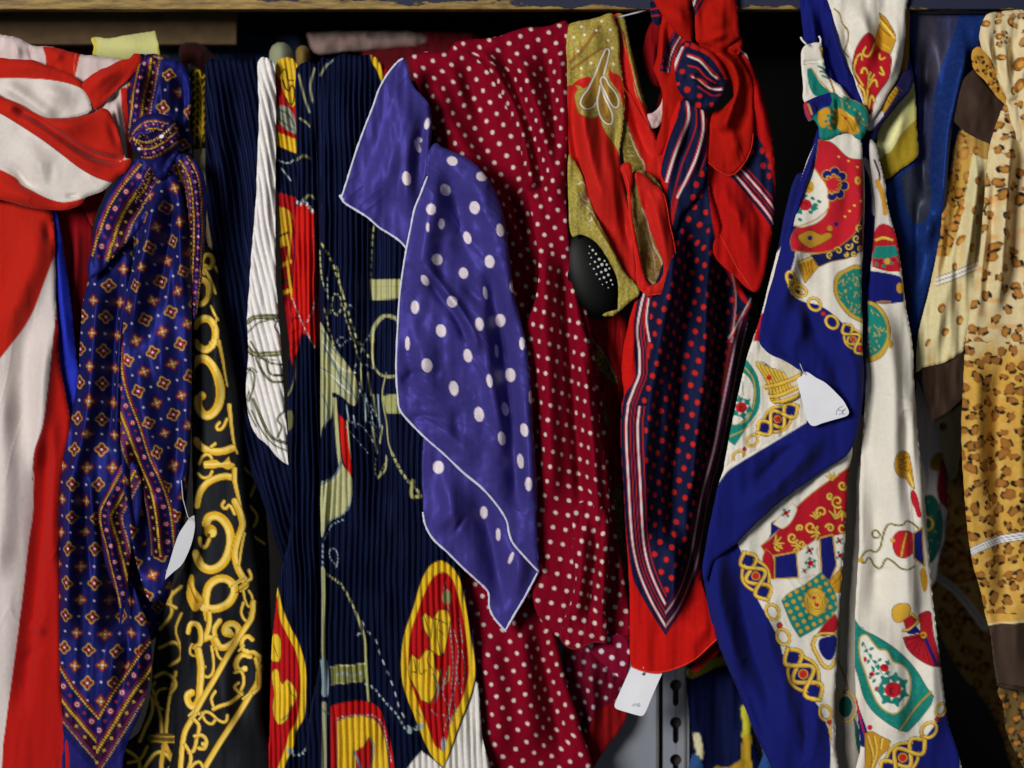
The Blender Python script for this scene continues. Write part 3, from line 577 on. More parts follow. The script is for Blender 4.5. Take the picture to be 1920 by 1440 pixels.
# ================================================================= pleated scarves
PN = '0d1228'
Q = thing('pleated_scarf', 'dark navy pleated scarf with a narrow white pleated strip printed with olive belts', 'scarf', 450, 112, -20, GR)
p = Panel('384,120/8 392,110 410,112 430,108 456,114 490,110 496,250/3 492,420 484,600 490,800 540,872 546,920/6 547,1010 541,1052 530,1052 518,1020 500,960 480,912 464,862 446,790 432,710 420,620 405,530 396,450 388,400 385,300', -34, PN, roll=9, dx=1.5, dy=3, seed=51, wr=(5, 30, 160), fine=.1)
p.pleat(11.2, 3.2, curve=lambda y: 40*((y-110)/240)+np.where(y > 350, (y-350)*-.02, 0)-np.where(y > 700, (y-700)*-.12, 0)); p.fold('440,120 446,300 452,500 470,800', -7, 20); p.fold('410,130 412,260 425,450', 6, 14); p.fold('470,840 510,940 535,1040', 7, 14)
p.done('navy_panel', Q, PLEAT)
p = Panel('482,118/7 488,108 500,108 510,114 515,130 516,250 515,400 516,470 518,540 526,640 532,740 537,800 540,873! 520,858 502,836 482,818 468,790 461,740 463,690 465,650 463,600 468,520 472,460 479,380 482,300 485,200', -12, 'e6e1de', roll=9, dx=1.5, dy=2.5, seed=52, wr=(2, 20, 120), fine=.1)
p.pleat(11.5, 2.3, curve=lambda y: .22*y+6*np.sin(y/120)); p.fold('512,120 512,300 512,500', -6, 8)
OL = '5c5c3c'
for a, q in (('464,604 476,596 496,594 520,594', 9), ('466,622 484,606 508,600 524,604', 3), ('462,650 476,664 500,664 528,662', 10), ('470,640 488,668 506,680 530,684', 4), ('480,672 494,700 512,716 532,716', 5), ('500,672 506,700 530,704', 4), ('462,690 476,700 474,730 466,752', 4), ('464,700 470,690 482,698', 2.5), ('474,748 486,776 500,806 512,822 540,832', 6), ('472,770 490,806 514,834 540,846', 3), ('466,735 462,760 480,800', 3), ('520,820 528,800 520,786 534,770', 4)):
    p.line(a, q, '3a3a22'); p.line(a, q-1.6, OL); p.line(a, max(q-7, .4), 'a8a880')
p.line('512,590 520,600 515,612 522,624', 2.5, '2a2a2a'); p.line('486,672 520,676', 1.2, '2a2a20')
p.done('white_strip', Q, PLEAT)
Q2 = thing('pleated_scarf', 'wide navy pleated scarf printed with yellow-edged red medallions, chains and olive stirrup straps', 'scarf', 640, 104, -10, GR)
p = Panel('517,124/6 522,112 536,107 548,110 558,124 560,250 558,400 558,520 556,640 545,684! 540,640 530,560 524,450 516,300', -40, 'a81c20', roll=9, dx=1.5, dy=2.5, seed=53, wr=(3, 14, 100), fine=.1)
p.pleat(9, 2.6, slope=.14)
p.poly('520,110 560,106 560,128 548,150 538,160 520,140', 'd9b22c'); p.poly('528,150 548,116 558,140 556,190 546,200 534,178', 'd4ae30'); p.line('530,150 540,170 548,160 552,180 545,196 536,184', 3, '2a2410'); p.line('525,140 535,130 540,150 550,150', 2, '2a2410'); p.poly('522,200 545,206 556,240 556,252 524,230', '8a9080'); p.line('524,206 540,214 552,236', 2.4, '34382e'); p.line('522,222 550,244', 2, '34382e')
p.poly('516,246! 558,262! 558,290! 516,270!', 'd9b22c'); p.poly('512,271! 562,290! 562,372! 512,358!', PN); p.line('520,300 540,306 550,300', 2, 'a9b4b8'); p.line('528,316 545,338', 2.4, 'a9b4b8'); p.line('516,388 546,400', 3, '555'*2)
p.poly('514,392 546,400 540,440 538,470 512,462', 'caa22c'); p.line('516,446 540,436', 4, '33301c'); p.poly('520,470 545,466 545,560 524,560', '8a1418'); p.line('524,500 544,490', 7, 'caa22c'); p.line('524,530 548,524', 6, '33301c'); p.line('522,552 546,544', 8, 'd9b22c'); p.line('546,420 540,500 548,560', 5, 'caa22c')
p.done('side_pleats', Q2, PLEAT)
p = Panel('554,130/6 566,118 582,116 596,128 602,300 602,600 602,900 604,1470 492,1470 504,1390 506,1300 510,1200 520,1104! 528,1060 544,1000 543,860 540,760 542,660 550,500 556,300', -26, PN, roll=9, dx=1.5, dy=3, seed=54, wr=(4, 16, 140), fine=.1)
p.pleat(9.3, 3., slope=.02); p.fold('600,200 600,600 600,1000 600,1440', -12, 12); p.fold('548,700 550,900 556,1200', 7, 14)
p.line('560,140 570,180 580,210', 4, '8c8a68'); p.line('590,130 582,160 586,190', 4, '8c8a68'); p.line('562,222 572,228 580,236', 3, '9c9a70'); p.line('556,300 570,292 580,296', 4, '7c7a50'); p.line('568,376 580,366 590,372', 4, '8c8a60')
p.poly('554,386! 574,384 592,398! 594,500 596,655! 584,640 574,628 566,625 560,650 548,684! 540,640 544,580 552,500', 'c7201c')
for q in ('555,378 562,382 570,378 578,386 586,396',): p.line(q, 6, 'c3ccd4', dash=(5, 2.5)); 
p.line('592,400 590,440 592,470', 3, '9aa0a8', dash=(5, 3)); p.line('546,556 556,580 564,600 575,622 590,652', 2.4, 'b7c0c8', dash=(6, 3)); p.line('592,556 586,580 580,596 574,606', 2.4, 'b7c0c8', dash=(6, 3)); p.line('540,610 566,590 560,640 546,660', 2, '7c1016')
for q in ('545,600 560,596', '547,625 562,615', '548,645 558,640'): p.line(q, 1.6, '3c0c10')
p.line('552,676 552,710 544,735 536,745', 3, '7c7a50'); p.poly('536,776 548,770 552,795 540,806', '5f6040')
MED = lambda pp, o, i: (pp.poly(o, 'dfb92c', ol='2b2a1c', ow=1), pp.poly(i, 'b01a1e', ol='5a1012', ow=.6))
MED(p, '470,1180 500,1120 520,1100! 530,1140 545,1175 560,1205 573,1250 574,1300 570,1345 556,1370 552,1395 536,1430 520,1480 470,1480', '470,1200 500,1150 520,1118! 524,1160 538,1190 555,1225 562,1262 562,1310 556,1350 542,1375 536,1398 520,1440 505,1480 470,1480')
p.poly('505,1200 520,1190 526,1215 522,1240 508,1236', 'dfb92c', ol='3b3a2c'); p.poly('510,1262 520,1256 528,1282 540,1275 556,1300 552,1318 545,1330 535,1352 520,1356 512,1330 514,1300', 'e2bd30', ol='3b3a2c'); p.line('540,1280 546,1300 556,1308', 1.6, '3b3a2c'); p.line('512,1210 520,1230', 1.6, '3b3a2c'); p.line('528,1350 540,1340 548,1322', 2.5, '5d6456')
p.line('538,1404 546,1412 556,1416 568,1412 576,1400 582,1384', 4, 'a9b4b4', dash=(5, 3)); p.disc(545, 1408, 6, '8fa0a4')
p.done('side_pleats', Q2, PLEAT)
p = Panel('595,122/7 604,106 618,110 640,101 672,104 700,104 722,128 742,170/3 790,300 830,700 850,1040/7 866,1082 874,1120 884,1170 892,1230 898,1300 904,1380 910,1470 603,1470 603,1200 601,900 600,600 597,300', -8, PN, roll=10, dx=1.5, dy=3, seed=55, wr=(4, 40, 200), fine=.1)
p.pleat(9.7, 3.1, curve=lambda y: 5*np.sin(y/260)+(p.X-600)*(y-100)*.00012)
p.fold('640,110 650,400 655,900', 6, 30); p.fold('700,120 700,500 710,1000', -6, 26); p.fold('612,130 608,700 606,1300', 8, 10); p.fold('860,1100 880,1250 890,1400', -5, 14)
YO, YL = 'a9a878', 'cfcf94'
L = p.line
p.poly('693,98! 706,110 716,128 722,160! 714,150 706,130 698,118', 'd9b22c', ol='2b2a1c'); p.poly('716,108 740,120 740,140 726,150', '8a1418')
L('625,112 612,124 602,140', 2, '9aa0a4'); L('600,140 612,120', 3, '8c8a68')
L('604,458 618,480 630,510 640,540 655,590 672,640 690,668', 4, 'b6b576', dash=(8, 7)); L('700,424 697,448 695,480 694,520 696,524', 3, YO, dash=(9, 5))
p.poly('693,524! 752,524! 752,560! 697,562!', 'b4b380'); L('696,538 752,538', 1.4, '55553a'); L('706,524 706,560', 1, '66664a'); L('728,524 728,560', 1, '66664a')
L('697,640 698,620 708,602 722,592 740,596 752,604', 7, YO); L('697,640 698,670 702,690 716,704 736,706 752,700', 4, YO); L('700,618 696,660 700,690', 2, YL)
p.poly('716,742! 752,738! 752,776! 724,774!', 'a3a46c'); L('720,752 752,750', 1.2, '55553a')
L('724,700 716,740 724,790 728,830 734,848', 2.5, YO); L('734,848 750,880 768,905 788,925', 5, YO, dash=(9, 3)); L('775,902 772,930 788,930', 7, 'a3a46c')
L('704,860 706,895 716,880 726,862', 2, YO, dash=(6, 3)); L('724,856 722,880 708,896', 3, 'b4b380')
for q in ('620,588 624,560 630,552 640,560 640,580 632,590 624,582', '610,580 614,600 624,640 634,668', '646,576 650,600 664,640 678,690', '600,470 604,520 612,545', '632,500 640,540 646,560'): L(q, 3, YO, dash=(8, 4))
for q in ('648,580 652,574 660,574 664,580', '660,600 664,630 650,640 640,650', '676,660 684,640 700,620', '664,700 668,684 684,684 700,690', '672,716 680,730 690,760 690,780', '640,650 632,640 648,630', '668,720 700,770 716,800', '620,660 650,700 690,760 704,820', '614,520 616,560', '656,790 680,800 700,830', '690,790 704,800'): L(q, 2.2, '93a5ae', dash=(7, 4))
p.poly('600,606 612,622 626,650 650,680 668,710 672,745 664,760 640,742 616,736 604,760 600,700', 'b2b182'); p.poly('600,700 620,720 622,780 606,800 602,820', 'a9a97c')
for q in ('604,620 622,650 640,670', '610,650 630,690 655,720 668,750', '604,690 620,700 640,730', '620,660 650,740', '606,740 616,770 610,800', '640,690 640,740', '656,700 652,750', '612,630 612,660'): L(q, 2.4, '5e7480')
for q in ('606,640 640,690 668,700', '618,700 660,740'): L(q, 2, 'dfe2d0')
for i, q in enumerate(('690,700 694,740', '682,740 686,790', '700,740 704,780', '708,740 712,800', '676,690 680,730', '664,780 668,800', '716,800 712,830', '650,760 656,790', '698,800 706,850')): L(q, 3, ('b2b182', '93a5ae')[i % 2])
L('628,748 632,800 636,850 640,880', 7, 'b4b380'); L('624,748 628,800 632,850', 1.5, '5e6a50'); L('652,790 656,830 658,860', 3, 'b4b380')
p.poly('636,776! 648,790 654,830 660,870 660,892! 652,884 642,850', 'c4201c'); L('650,800 690,850', 1.8, '93a5ae', dash=(6, 4))
p.poly('638,862! 646,876 656,888 661,900! 660,930 652,950 640,965 618,978 603,1005 603,905 620,898 634,880', 'b4b384'); L('640,866 628,892 604,908', 3.5, '73889a'); L('604,912 628,900 640,880', 3, 'c8c8a0'); L('605,1000 620,975 640,966 654,950 660,920', 3, '8a9a98', dash=(7, 2)); L('610,1010 622,985 644,974', 2, '93a5ae', dash=(6, 2))
L('606,1020 606,1060 608,1080', 3, '93a5ae', dash=(6, 4)); L('628,1058 618,1042 620,1030 630,1032 634,1048 630,1066', 2.4, '93a5ae', dash=(5, 2))
L('604,1064 618,1080 640,1096 656,1124 668,1150', 4, YO, dash=(10, 3)); L('668,1150 676,1172 684,1200 686,1240 690,1300 692,1316', 5, 'a3a46c'); L('678,1165 690,1185 704,1200 712,1224 722,1250 736,1284 750,1330 758,1344', 3, 'a9b4b8', dash=(9, 12)); L('670,1190 680,1186', 3, 'a9b4b8')
L('607,1068 608,1120 607,1200 608,1230', 8, '9c9c74'); L('607,1068 608,1230', 1.2, '5a5a40'); L('608,1240 610,1280 609,1300', 13, '7f929a'); L('608,1320 608,1470', 9, '98987a'); L('604,1330 614,1338', 3, '5e6a60')
p.poly('620,1250! 684,1244! 686,1270! 680,1276! 622,1284!', '86864e'); L('632,1266 648,1262 660,1268 676,1262', 6, '93a5ae', dash=(5, 4)); L('620,1250 684,1245', 2, YL); L('622,1283 684,1276', 2, YO)
for x in (628, 654, 668): L(f'{x},1250 {x},1280', 2, '4a4a30')
L('684,1282 700,1290 712,1305 730,1325 748,1345 756,1362 770,1370', 3.4, 'a9b4b8', dash=(6, 5)); p.disc(768, 1370, 6, '8fa0a4'); L('764,1362 780,1368 790,1366', 4, '8fa0a4')
p.poly('620,1324! 640,1318 664,1314 690,1316 712,1330 722,1360 734,1400 744,1480! 620,1480!', 'b81c1e', ol='1d1a18', ow=1)
p.poly('633,1352! 650,1346 680,1343 704,1352 716,1372 724,1400 732,1480! 634,1480!', 'dcb62e', ol='5e6a60', ow=2); L('632,1346 660,1342 690,1340 712,1350 722,1376 734,1430', 2.2, 'a9b4b8', dash=(5, 3))
p.poly('668,1408! 682,1400! 692,1382! 698,1400! 696,1440! 690,1480! 668,1480!', 'a81c1e', ol='3b4a50'); L('694,1382 702,1400 696,1440', 2.5, '6e8590'); L('664,1410 676,1440 670,1470', 4, '6e8590')
# medallion
MED(p, '752,1240 758,1190 775,1140 790,1090 806,1062 826,1052 846,1062 862,1086 872,1130 882,1190 890,1240 890,1270 880,1310 864,1350 846,1400 832,1438! 812,1420 794,1386 780,1350 764,1310 754,1275', '766,1236 770,1190 784,1146 800,1105 814,1082 832,1074 846,1084 856,1110 866,1150 874,1200 878,1240 878,1268 866,1310 846,1350 840,1378 832,1408! 816,1396 804,1366 796,1345 782,1310 768,1270')
GY = '6c7c78'
for q in ('836,1090 832,1110 842,1130 836,1150', '842,1150 846,1200 850,1250 846,1290', '850,1180 860,1220 856,1260 866,1300', '838,1260 830,1300 842,1330 832,1370', '856,1270 850,1310 858,1340', '848,1300 838,1350', '860,1160 868,1210', '826,1290 836,1280', '852,1330 840,1370', '808,1330 822,1344', '866,1220 872,1250 868,1280', '830,1340 850,1350'): L(q, 2.6, '4f4a4c', dash=(7, 3)); L(q, 1.3, 'a7aeb0', dash=(6, 4))
p.poly('792,1158! 798,1150! 812,1162! 822,1146! 838,1144! 844,1160! 838,1200! 832,1225! 822,1228! 808,1220! 806,1196! 796,1180!', 'e0bb2e', ol='3b3a2c', ow=1.6); p.poly('766,1250! 772,1228! 786,1238! 800,1218! 812,1222! 816,1250! 824,1262! 816,1300! 806,1318! 790,1312! 780,1290! 768,1270!', 'e0bb2e', ol='3b3a2c', ow=1.6)
for q in ('812,1162 808,1196', '824,1150 820,1190 826,1226', '796,1156 802,1176', '786,1240 788,1262 800,1256', '806,1222 802,1240 812,1256', '776,1236 780,1256', '822,1180 832,1190', '770,1258 786,1262', '816,1160 838,1170'): L(q, 1.8, '4d4a30')
L('812,1262 822,1290 816,1316', 3, GY); L('826,1256 836,1280 842,1250', 3, '8b8a50'); p.disc(838, 1120, 9, '8f8c5c', 14); p.disc(832, 1395, 5, '9aa8b0', 13); p.disc(788, 1362, 8, '9aa8a8', 6, -20); L('780,1330 790,1345', 2, GY)
p.poly('746,1480! 764,1440 790,1408! 812,1424 832,1442! 846,1410 866,1356 884,1312 892,1280! 930,1300! 930,1490! 746,1490!', 'dcd8d2'); 
p.done('front_pleats', Q2, PLEAT)

# ================================================================= burgundy scarf with cream pin dots
BG, CR = '7a0a20', 'd8c6bc'
M = thing('burgundy_scarf', 'large burgundy scarf covered in small cream polka dots, behind the purple spotted scarf', 'scarf', 920, 70, -10, GR)
p = Panel('768,106/14 786,97 815,95 840,94 850,80 870,74 900,74 940,66/8 1000,60 1066,60 1066,300 1062,600 1040,900 1030,1100/12 1050,1230 1068,1300 1088,1360 1100,1470 906,1470 904,1380 898,1300 884,1180 866,1080 850,900 850,500 826,300 790,180', -48, BG, roll=14, seed=61, wr=(2.5, 40, 120))
p.fold('800,110 840,220 900,330 960,420 1000,520', 8, 22); p.fold('860,100 900,240 960,360 1000,470', -10, 18); p.fold('840,100 880,200 930,300 975,380', 8, 16); p.fold('985,640 1010,800 1020,960', 9, 14); p.fold('960,330 975,420 1000,500 1010,560', -10, 10)
p.fold('900,1180 930,1280 940,1440', 8, 26); p.fold('980,1120 985,1280 1000,1440', 7, 22); p.fold('1000,1160 1030,1290 1060,1440', -9, 18); p.fold('1010,1000 1030,1100 1010,1180', -8, 16)
Ua = p.arc(mixk=.9)+4*vnoise(p.X/70, p.Y/70, 5)
p.dots(Ua, p.Y+4*vnoise(p.X/60, p.Y/80, 6), 25, 25, -32, 3.9, CR, stag=False); p.done('drape', M, SILK)
p = Panel('852,82/10 870,74 900,72 930,68 960,58 990,50 1010,50 1030,47 1050,40 1060,38 1065,46/3 1065,120 1063,250 1062,400 1068,470/7 1074,520 1082,560 1092,606 1104,650 1112,700 1120,760 1128,820 1138,880 1143,960 1140,1060 1120,1140 1080,1200 1040,1190 1000,1130 1004,1000 1006,900 1000,800 990,700 985,620 1004,560 1010,500 1000,420 986,350 976,280 962,230 940,180 916,136 890,106 868,96', 0, BG, roll=11, seed=62, wr=(2.5, 30, 130))
p.fold('900,92 930,140 960,190 982,260 1000,360', 9, 10, 14, ends=20); p.fold('960,80 1000,200 1030,330 1044,420', 10, 22); p.fold('930,84 975,180 1010,300 1030,420', -11, 14); p.fold('1020,70 1040,200 1050,330', -9, 14); p.fold('1046,60 1050,200 1054,380', 8, 12)
p.fold('1020,430 1020,560 1030,760 1036,960', 10, 20); p.fold('1056,470 1066,640 1080,800 1090,960', -10, 10); p.fold('1086,640 1104,760 1116,900 1126,1020', 11, 12); p.fold('1000,640 1006,800 1010,900', -6, 10)
Ua = p.arc(1030, mixk=.9)+4*vnoise(p.X/70, p.Y/70, 5); k = 1/(1+np.exp((p.Y-(470+(p.X-1030)*.3))/14)); C0 = p.C.copy()
p.dots(Ua, p.Y, 24, 24, -34, 3.8, CR, stag=False); C1 = p.C.copy(); p.C = C0; p.dots(Ua-.02*p.Y, p.Y, 23.5, 28, 12, 3.9, CR, stag=False); kk = (k > .5)[..., None]; p.C = np.where(kk, C1, p.C)
p.done('drape', M, SILK)
p = Panel('1078,420/5 1090,460 1096,560 1110,640 1124,720 1140,840 1150,930 1158,1010 1176,1120 1180,1200 1176,1262/3 1150,1258 1120,1230 1096,1160 1090,1000 1084,800 1070,600', -26, BG, roll=8, seed=63, wr=(5, 16, 90))
p.fold('1090,640 1104,760 1120,900', 8, 8); p.dots(p.arc(), p.Y, 22, 25, 20, 4.2, CR, stag=False); p.done('drape', M, SILK)
p = Panel('1078,952/8 1110,940 1136,960 1142,1020 1140,1080 1136,1140 1138,1190 1136,1206/2 1116,1204 1098,1210 1086,1216 1074,1216 1060,1210 1052,1196 1052,1180 1064,1140 1074,1110 1079,1080 1074,1050 1074,1000', 16, BG, roll=9, seed=64, wr=(4, 14, 60))
p.fold('1090,960 1090,1060 1076,1190', 8, 12); p.fold('1116,970 1112,1080 1100,1190', -9, 8); p.fold('1128,980 1130,1100 1124,1190', 8, 8)
p.dots(p.arc(), p.Y, 21, 24, 14, 4.2, CR, stag=False); p.done('folded_corner', M, SILK); p.hem('1136,1205 1116,1204 1098,1210 1086,1216 1072,1216 1058,1208 1052,1194 1056,1164 1070,1124 1079,1080 1076,1050 1074,1000', 1.4, '7a0f24', M)
p = Panel('1100,1206/3 1130,1196 1164,1190 1178,1204 1178,1250/2 1172,1274 1150,1262 1124,1240 1108,1222', -8, '7a0f2c', roll=4, seed=65); p.dots(p.X, p.Y, 23, 26, 30, 4.6, 'd9d2dc', stag=False); p.done('folded_corner', M, SILK)
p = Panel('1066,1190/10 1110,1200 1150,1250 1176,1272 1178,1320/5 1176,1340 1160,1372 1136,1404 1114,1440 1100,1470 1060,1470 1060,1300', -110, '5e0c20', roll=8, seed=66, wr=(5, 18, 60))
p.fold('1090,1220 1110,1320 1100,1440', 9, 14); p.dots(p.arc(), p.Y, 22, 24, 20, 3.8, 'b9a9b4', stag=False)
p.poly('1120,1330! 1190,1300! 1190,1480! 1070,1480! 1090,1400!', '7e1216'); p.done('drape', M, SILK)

# ================================================================= purple spotted scarf
PU, SP = '3b357a', 'ddd0d8'
P_ = thing('spotted_scarf', 'purple satin scarf with large pale spots and a white corded hem', 'scarf', 780, 110, 20, GR)
p = Panel('794,824/3 800,800 860,860 950,900 966,980 1012,1072/2! 1000,1092 984,1120 966,1150 948,1183! 934,1166 922,1150 918,1130 916,1112! 892,1084 868,1064 840,1036 812,1010/3 797,980 793,940 791,880', 8, PU, roll=4, seed=71, wr=(3, 26, 70))
p.fold('830,860 850,960 880,1040', 8, 18); p.fold('880,900 910,980 930,1060 944,1150', -11, 20, 16); p.fold('950,1000 975,1060 965,1130', 9, 16); p.fold('812,1000 860,940', 5, 14); p.fold('846,1014 864,980 880,960', -4, 5)
for x, y, a, b, g in ((822, 876, 10.5, 12, 0), (907, 962, 7, 12, 0), (934, 1003, 4.5, 12, 0), (958, 1046, 3.5, 12, 20)): p.disc(x, y, a, SP, b, g)
p.done('lower_flap', P_, SATIN); p.hem('793,960 798,985 812,1010 840,1036 868,1064 892,1086 914,1108 917,1118 918,1140 928,1160 949,1184', 2.3, 'cfcfe6', P_); p.hem('1008,1074 984,1120 966,1150 948,1182', 2.3, 'cfcfe6', P_)
p = Panel('742,122/4 748,112 756,108 764,124 774,160 792,180 806,200/10 810,240 806,280 804,320 800,352 786,380 776,420/2 764,466! 750,454 730,438 712,427 690,408 668,394 646,380 640,371! 652,336 666,290 684,240 700,200 712,164 726,138', 24, PU, roll=8, seed=72, wr=(4, 24, 60))
p.fold('765,150 750,250 720,340 700,400', 7, 26); p.fold('796,200 780,290 776,380', -9, 14); p.fold('784,200 770,300 760,420', 9, 14); p.crease(2.4, 80, 22, -38, 3); p.fold('806,214 802,260 805,310', 7, 7)
for x, y, a, b, g in ((763, 336, 8.5, 13, -8), (801, 232, 5, 11, 12), (783, 274, 4.5, 12, -16), (786, 262, 5, 5, 0)): p.disc(x, y, a, SP, b, g)
p.done('upper_flap', P_, SATIN); p.hem('756,110 746,116 728,138 712,166 700,200 684,240 666,290 652,336 641,370', 2.3, 'cfcfe6', P_); p.hem('641,371 646,380 668,394 690,408 712,427 730,438 750,452 763,466', 2.3, 'cfcfe6', P_)
tube('hem_knot', [(638, 366, 24, 0), (642, 373, 24, 2), (648, 379, 24, 1)], 4, 'd4d4ea', P_, CORD, .3)
p = Panel('804,284/9 816,268 830,276 850,284 872,294 892,308 910,328 926,352 938,380 946,410 952,450 958,500 964,550 974,590 984,632 990,670 996,730 1000,800 1004,860 1008,920 1007,980 1010,1050 1012,1073! 998,1058/2 984,1044 968,1026 960,1014 957,1000 954,985! 948,974 932,946 912,922 890,902 870,886 850,866 830,848 808,830 790,812 770,792 756,780 748,764 746,740/3 743,700 745,640 748,590 752,540 758,490 764,460 768,430 774,400 788,370 800,340 800,310', 28, PU, roll=10, seed=73, wr=(3.5, 34, 80)).noise(1., 30, 22, 77)
p.fold('806,300 812,380 800,460 786,560', 10, 22); p.fold('850,420 864,400 880,430 884,500', 5, 14); p.fold('796,490 830,540 862,580 885,620 900,670', 9, 12, 9, ends=30); p.fold('800,520 830,560 860,600 880,650', -9, 9, ends=30); p.fold('862,520 890,556 910,580', -6, 10)
p.fold('850,300 890,340 925,420 945,520 960,620', 9, 24); p.fold('830,300 860,400 890,520', -8, 18); p.fold('920,480 935,600 950,720 965,860 975,980', -12, 18); p.fold('980,700 988,840 990,980', 9, 16); p.fold('900,560 920,700 950,850', 8, 18)
p.fold('780,600 800,700 830,790', 8, 24); p.fold('750,720 780,700 830,706', -4, 9, ends=14); p.fold('756,630 772,680 770,760', -6, 12); p.fold('800,800 850,820 900,880', 5, 14); p.fold('860,740 856,800 870,860', -5, 12); p.crease(2.4, 90, 24, 52, 9); p.crease(1.8, 70, 20, 35, 19); p.fold('800,440 826,446 850,440', -2, 9, ends=20); p.fold('756,790 800,780 850,800', -3, 7)
D = ((848, 302, 10, 8.5, 20), (903, 332, 10, 9, 15), (835, 356, 9.5, 11, -12), (809, 394, 9, 10.5, 0), (890, 390, 9.5, 12, -14), (938, 433, 7, 12, -8), (828, 420, 5.5, 10, 5), (876, 445, 7, 12, -18), (803, 428, 3, 9, 0), (820, 487, 9.5, 10.5, 0), (918, 491, 9, 12, -8), (869, 512, 8.5, 10.5, -6), (797, 526, 6.5, 10.5, -30), (963, 538, 7, 12, -4), (778, 576, 7.5, 12.5, 0), (848, 566, 10, 10.5, -30), (910, 549, 4, 12, -10), (938, 600, 9.5, 12, -4), (827, 620, 9.5, 12, -12), (899, 608, 8, 12.5, -6), (764, 644, 4.5, 13, 0), (877, 667, 8, 12.5, -10), (931, 658, 3.5, 12, -4), (801, 685, 10, 13, -8), (957, 703, 9.5, 13, -6), (918, 714, 5.5, 12.5, -8), (979, 644, 5, 12, 0), (851, 728, 8.5, 14, -8), (995, 745, 3.5, 12, 0), (947, 767, 6, 13, -10), (898, 777, 9, 14, -8), (983, 806, 7.5, 12.5, -10), (941, 822, 7, 13, -8), (976, 865, 6, 14, -6), (991, 907, 6.5, 13, 0))
for x, y, a, b, g in D: p.disc(x, y, a, SP, b, g)
p.done('front_flap', P_, SATIN)
p.hem('802,332 788,368 778,392 770,430 763,465 757,500 750,550 746,610 743,690 746,744 750,768 770,793 800,823 830,849 870,887 904,915 932,947 950,976 955,1000 962,1018 984,1044 1010,1072', 2.3, 'cfcfe6', P_)

# ================================================================= red paisley with gold border
RP = thing('paisley_scarf', 'shiny red scarf with gold paisley border looped over the cord beside the burgundy one', 'scarf', 1120, 35, 0, GR)
RD, GO = 'be241e', 'a4913f'
def speck(p, w, seed, cols=('b8ab66', '6b4f1c', 'c8be98'), den=1.): 
    for k, (c, th, sc) in enumerate(zip(cols, (.3, .26, .46), (3., 2.3, 2.6))):
        n = vnoise(p.X/sc+k*9, p.Y/sc, seed+k); p.mix(np.s_[:], np.clip((n-th/den)*4, 0, 1)*w*.38, c)
def msk(p, o): q = spl(o, True); d, _, _, _ = pdist(p.X, p.Y, q, True); return np.clip(.5-np.where(inside(p.X, p.Y, q), -d, d)/1.6, 0, 1)
p = Panel('1085,560/6 1100,590 1130,600 1165,588 1180,640 1172,700 1168,760 1172,860 1174,960 1176,1080 1178,1180 1150,1120 1128,960 1110,820 1096,700 1084,620', -110, '8c1214', roll=6, seed=81, wr=(5, 16, 80))
for o in ('1092,590 1104,620 1112,650 1128,660 1146,690 1158,716 1148,718 1130,700 1112,690 1098,650', '1116,770 1136,770 1144,792 1130,800 1120,790', '1146,930 1160,910 1174,900 1174,1060 1154,1080 1146,1000'): p.poly(o, '6a5424'); m = msk(p, o); speck(p, m, 4)
p.line('1100,612 1112,640 1130,660 1150,700', 2, 'a89a80'); p.fold('1110,600 1150,680 1160,760', 9, 12); p.done('lower_folds', RP, SATIN)
p = Panel('1150,30/8 1160,24 1170,30 1176,58 1186,100 1196,140 1206,180 1216,210 1224,240 1236,262 1250,310 1254,330/4 1248,368! 1236,356 1222,342 1206,336 1190,344 1176,330 1164,260 1160,180', -18, 'c4231d', roll=9, seed=82, wr=(2.5, 14, 60))
o = '1158,20 1180,20 1190,100 1206,160 1220,215! 1206,196 1192,180 1184,130 1172,90'; p.poly(o, GO); m = msk(p, o); speck(p, m, 5)
p.line('1196,140 1190,160 1200,182 1210,176', 2, 'c9bda0'); o = '1164,210 1176,232 1188,262 1202,296 1210,320 1200,334 1180,330 1166,300'; p.poly(o, '6f6024'); speck(p, msk(p, o), 6); p.line('1180,250 1196,290 1206,304 1208,320 1198,330', 2, 'c9bda0')
p.fold('1170,60 1190,150 1212,230 1240,310', 8, 9); p.fold('1176,180 1200,250 1216,310', -7, 8); p.done('back_loop', RP, SATIN)
p.hem('1168,60 1182,130 1200,196 1222,250 1250,320 1249,366', 1.2, 'd8301f', RP)
tube('hem', [(x, y, -12, 8) for x, y in spl('1166,160 1180,182 1196,208 1206,224 1220,246')], 1., 'c81f1a', RP)
p = Panel('1064,50/8 1080,40 1100,37 1124,31 1146,24 1152,34 1160,60 1163,110 1168,150 1172,190 1168,240 1162,290 1166,320 1176,370 1188,430 1196,500 1200,552! 1180,530/4 1168,500 1150,480 1138,452 1126,430 1112,400 1096,380 1080,350 1068,300 1062,200', 2, RD, roll=12, dx=1.4, seed=83, wr=(2.5, 20, 80))
o = '1050,20! 1160,20! 1175,180! 1162,290! 1156,276 1146,262 1136,248 1128,232 1126,216 1114,222 1098,222 1086,214 1080,196 1078,180 1082,164 1068,160 1060,164!'; p.poly(o, GO, ol='6a4a1c'); m = msk(p, o); speck(p, m, 7)
p.poly('1066,170! 1080,152 1104,144 1110,150 1096,166 1082,160 1066,172', RD); p.poly('1142,124! 1148,136 1160,140 1166,150 1170,200 1162,176 1150,158 1142,146', RD)
p.line('1070,116 1090,96 1110,70 1124,50', 7, '8c6630'); p.line('1072,130 1100,110 1130,90', 5, '8c6630')
WC = 'd8d2c0'
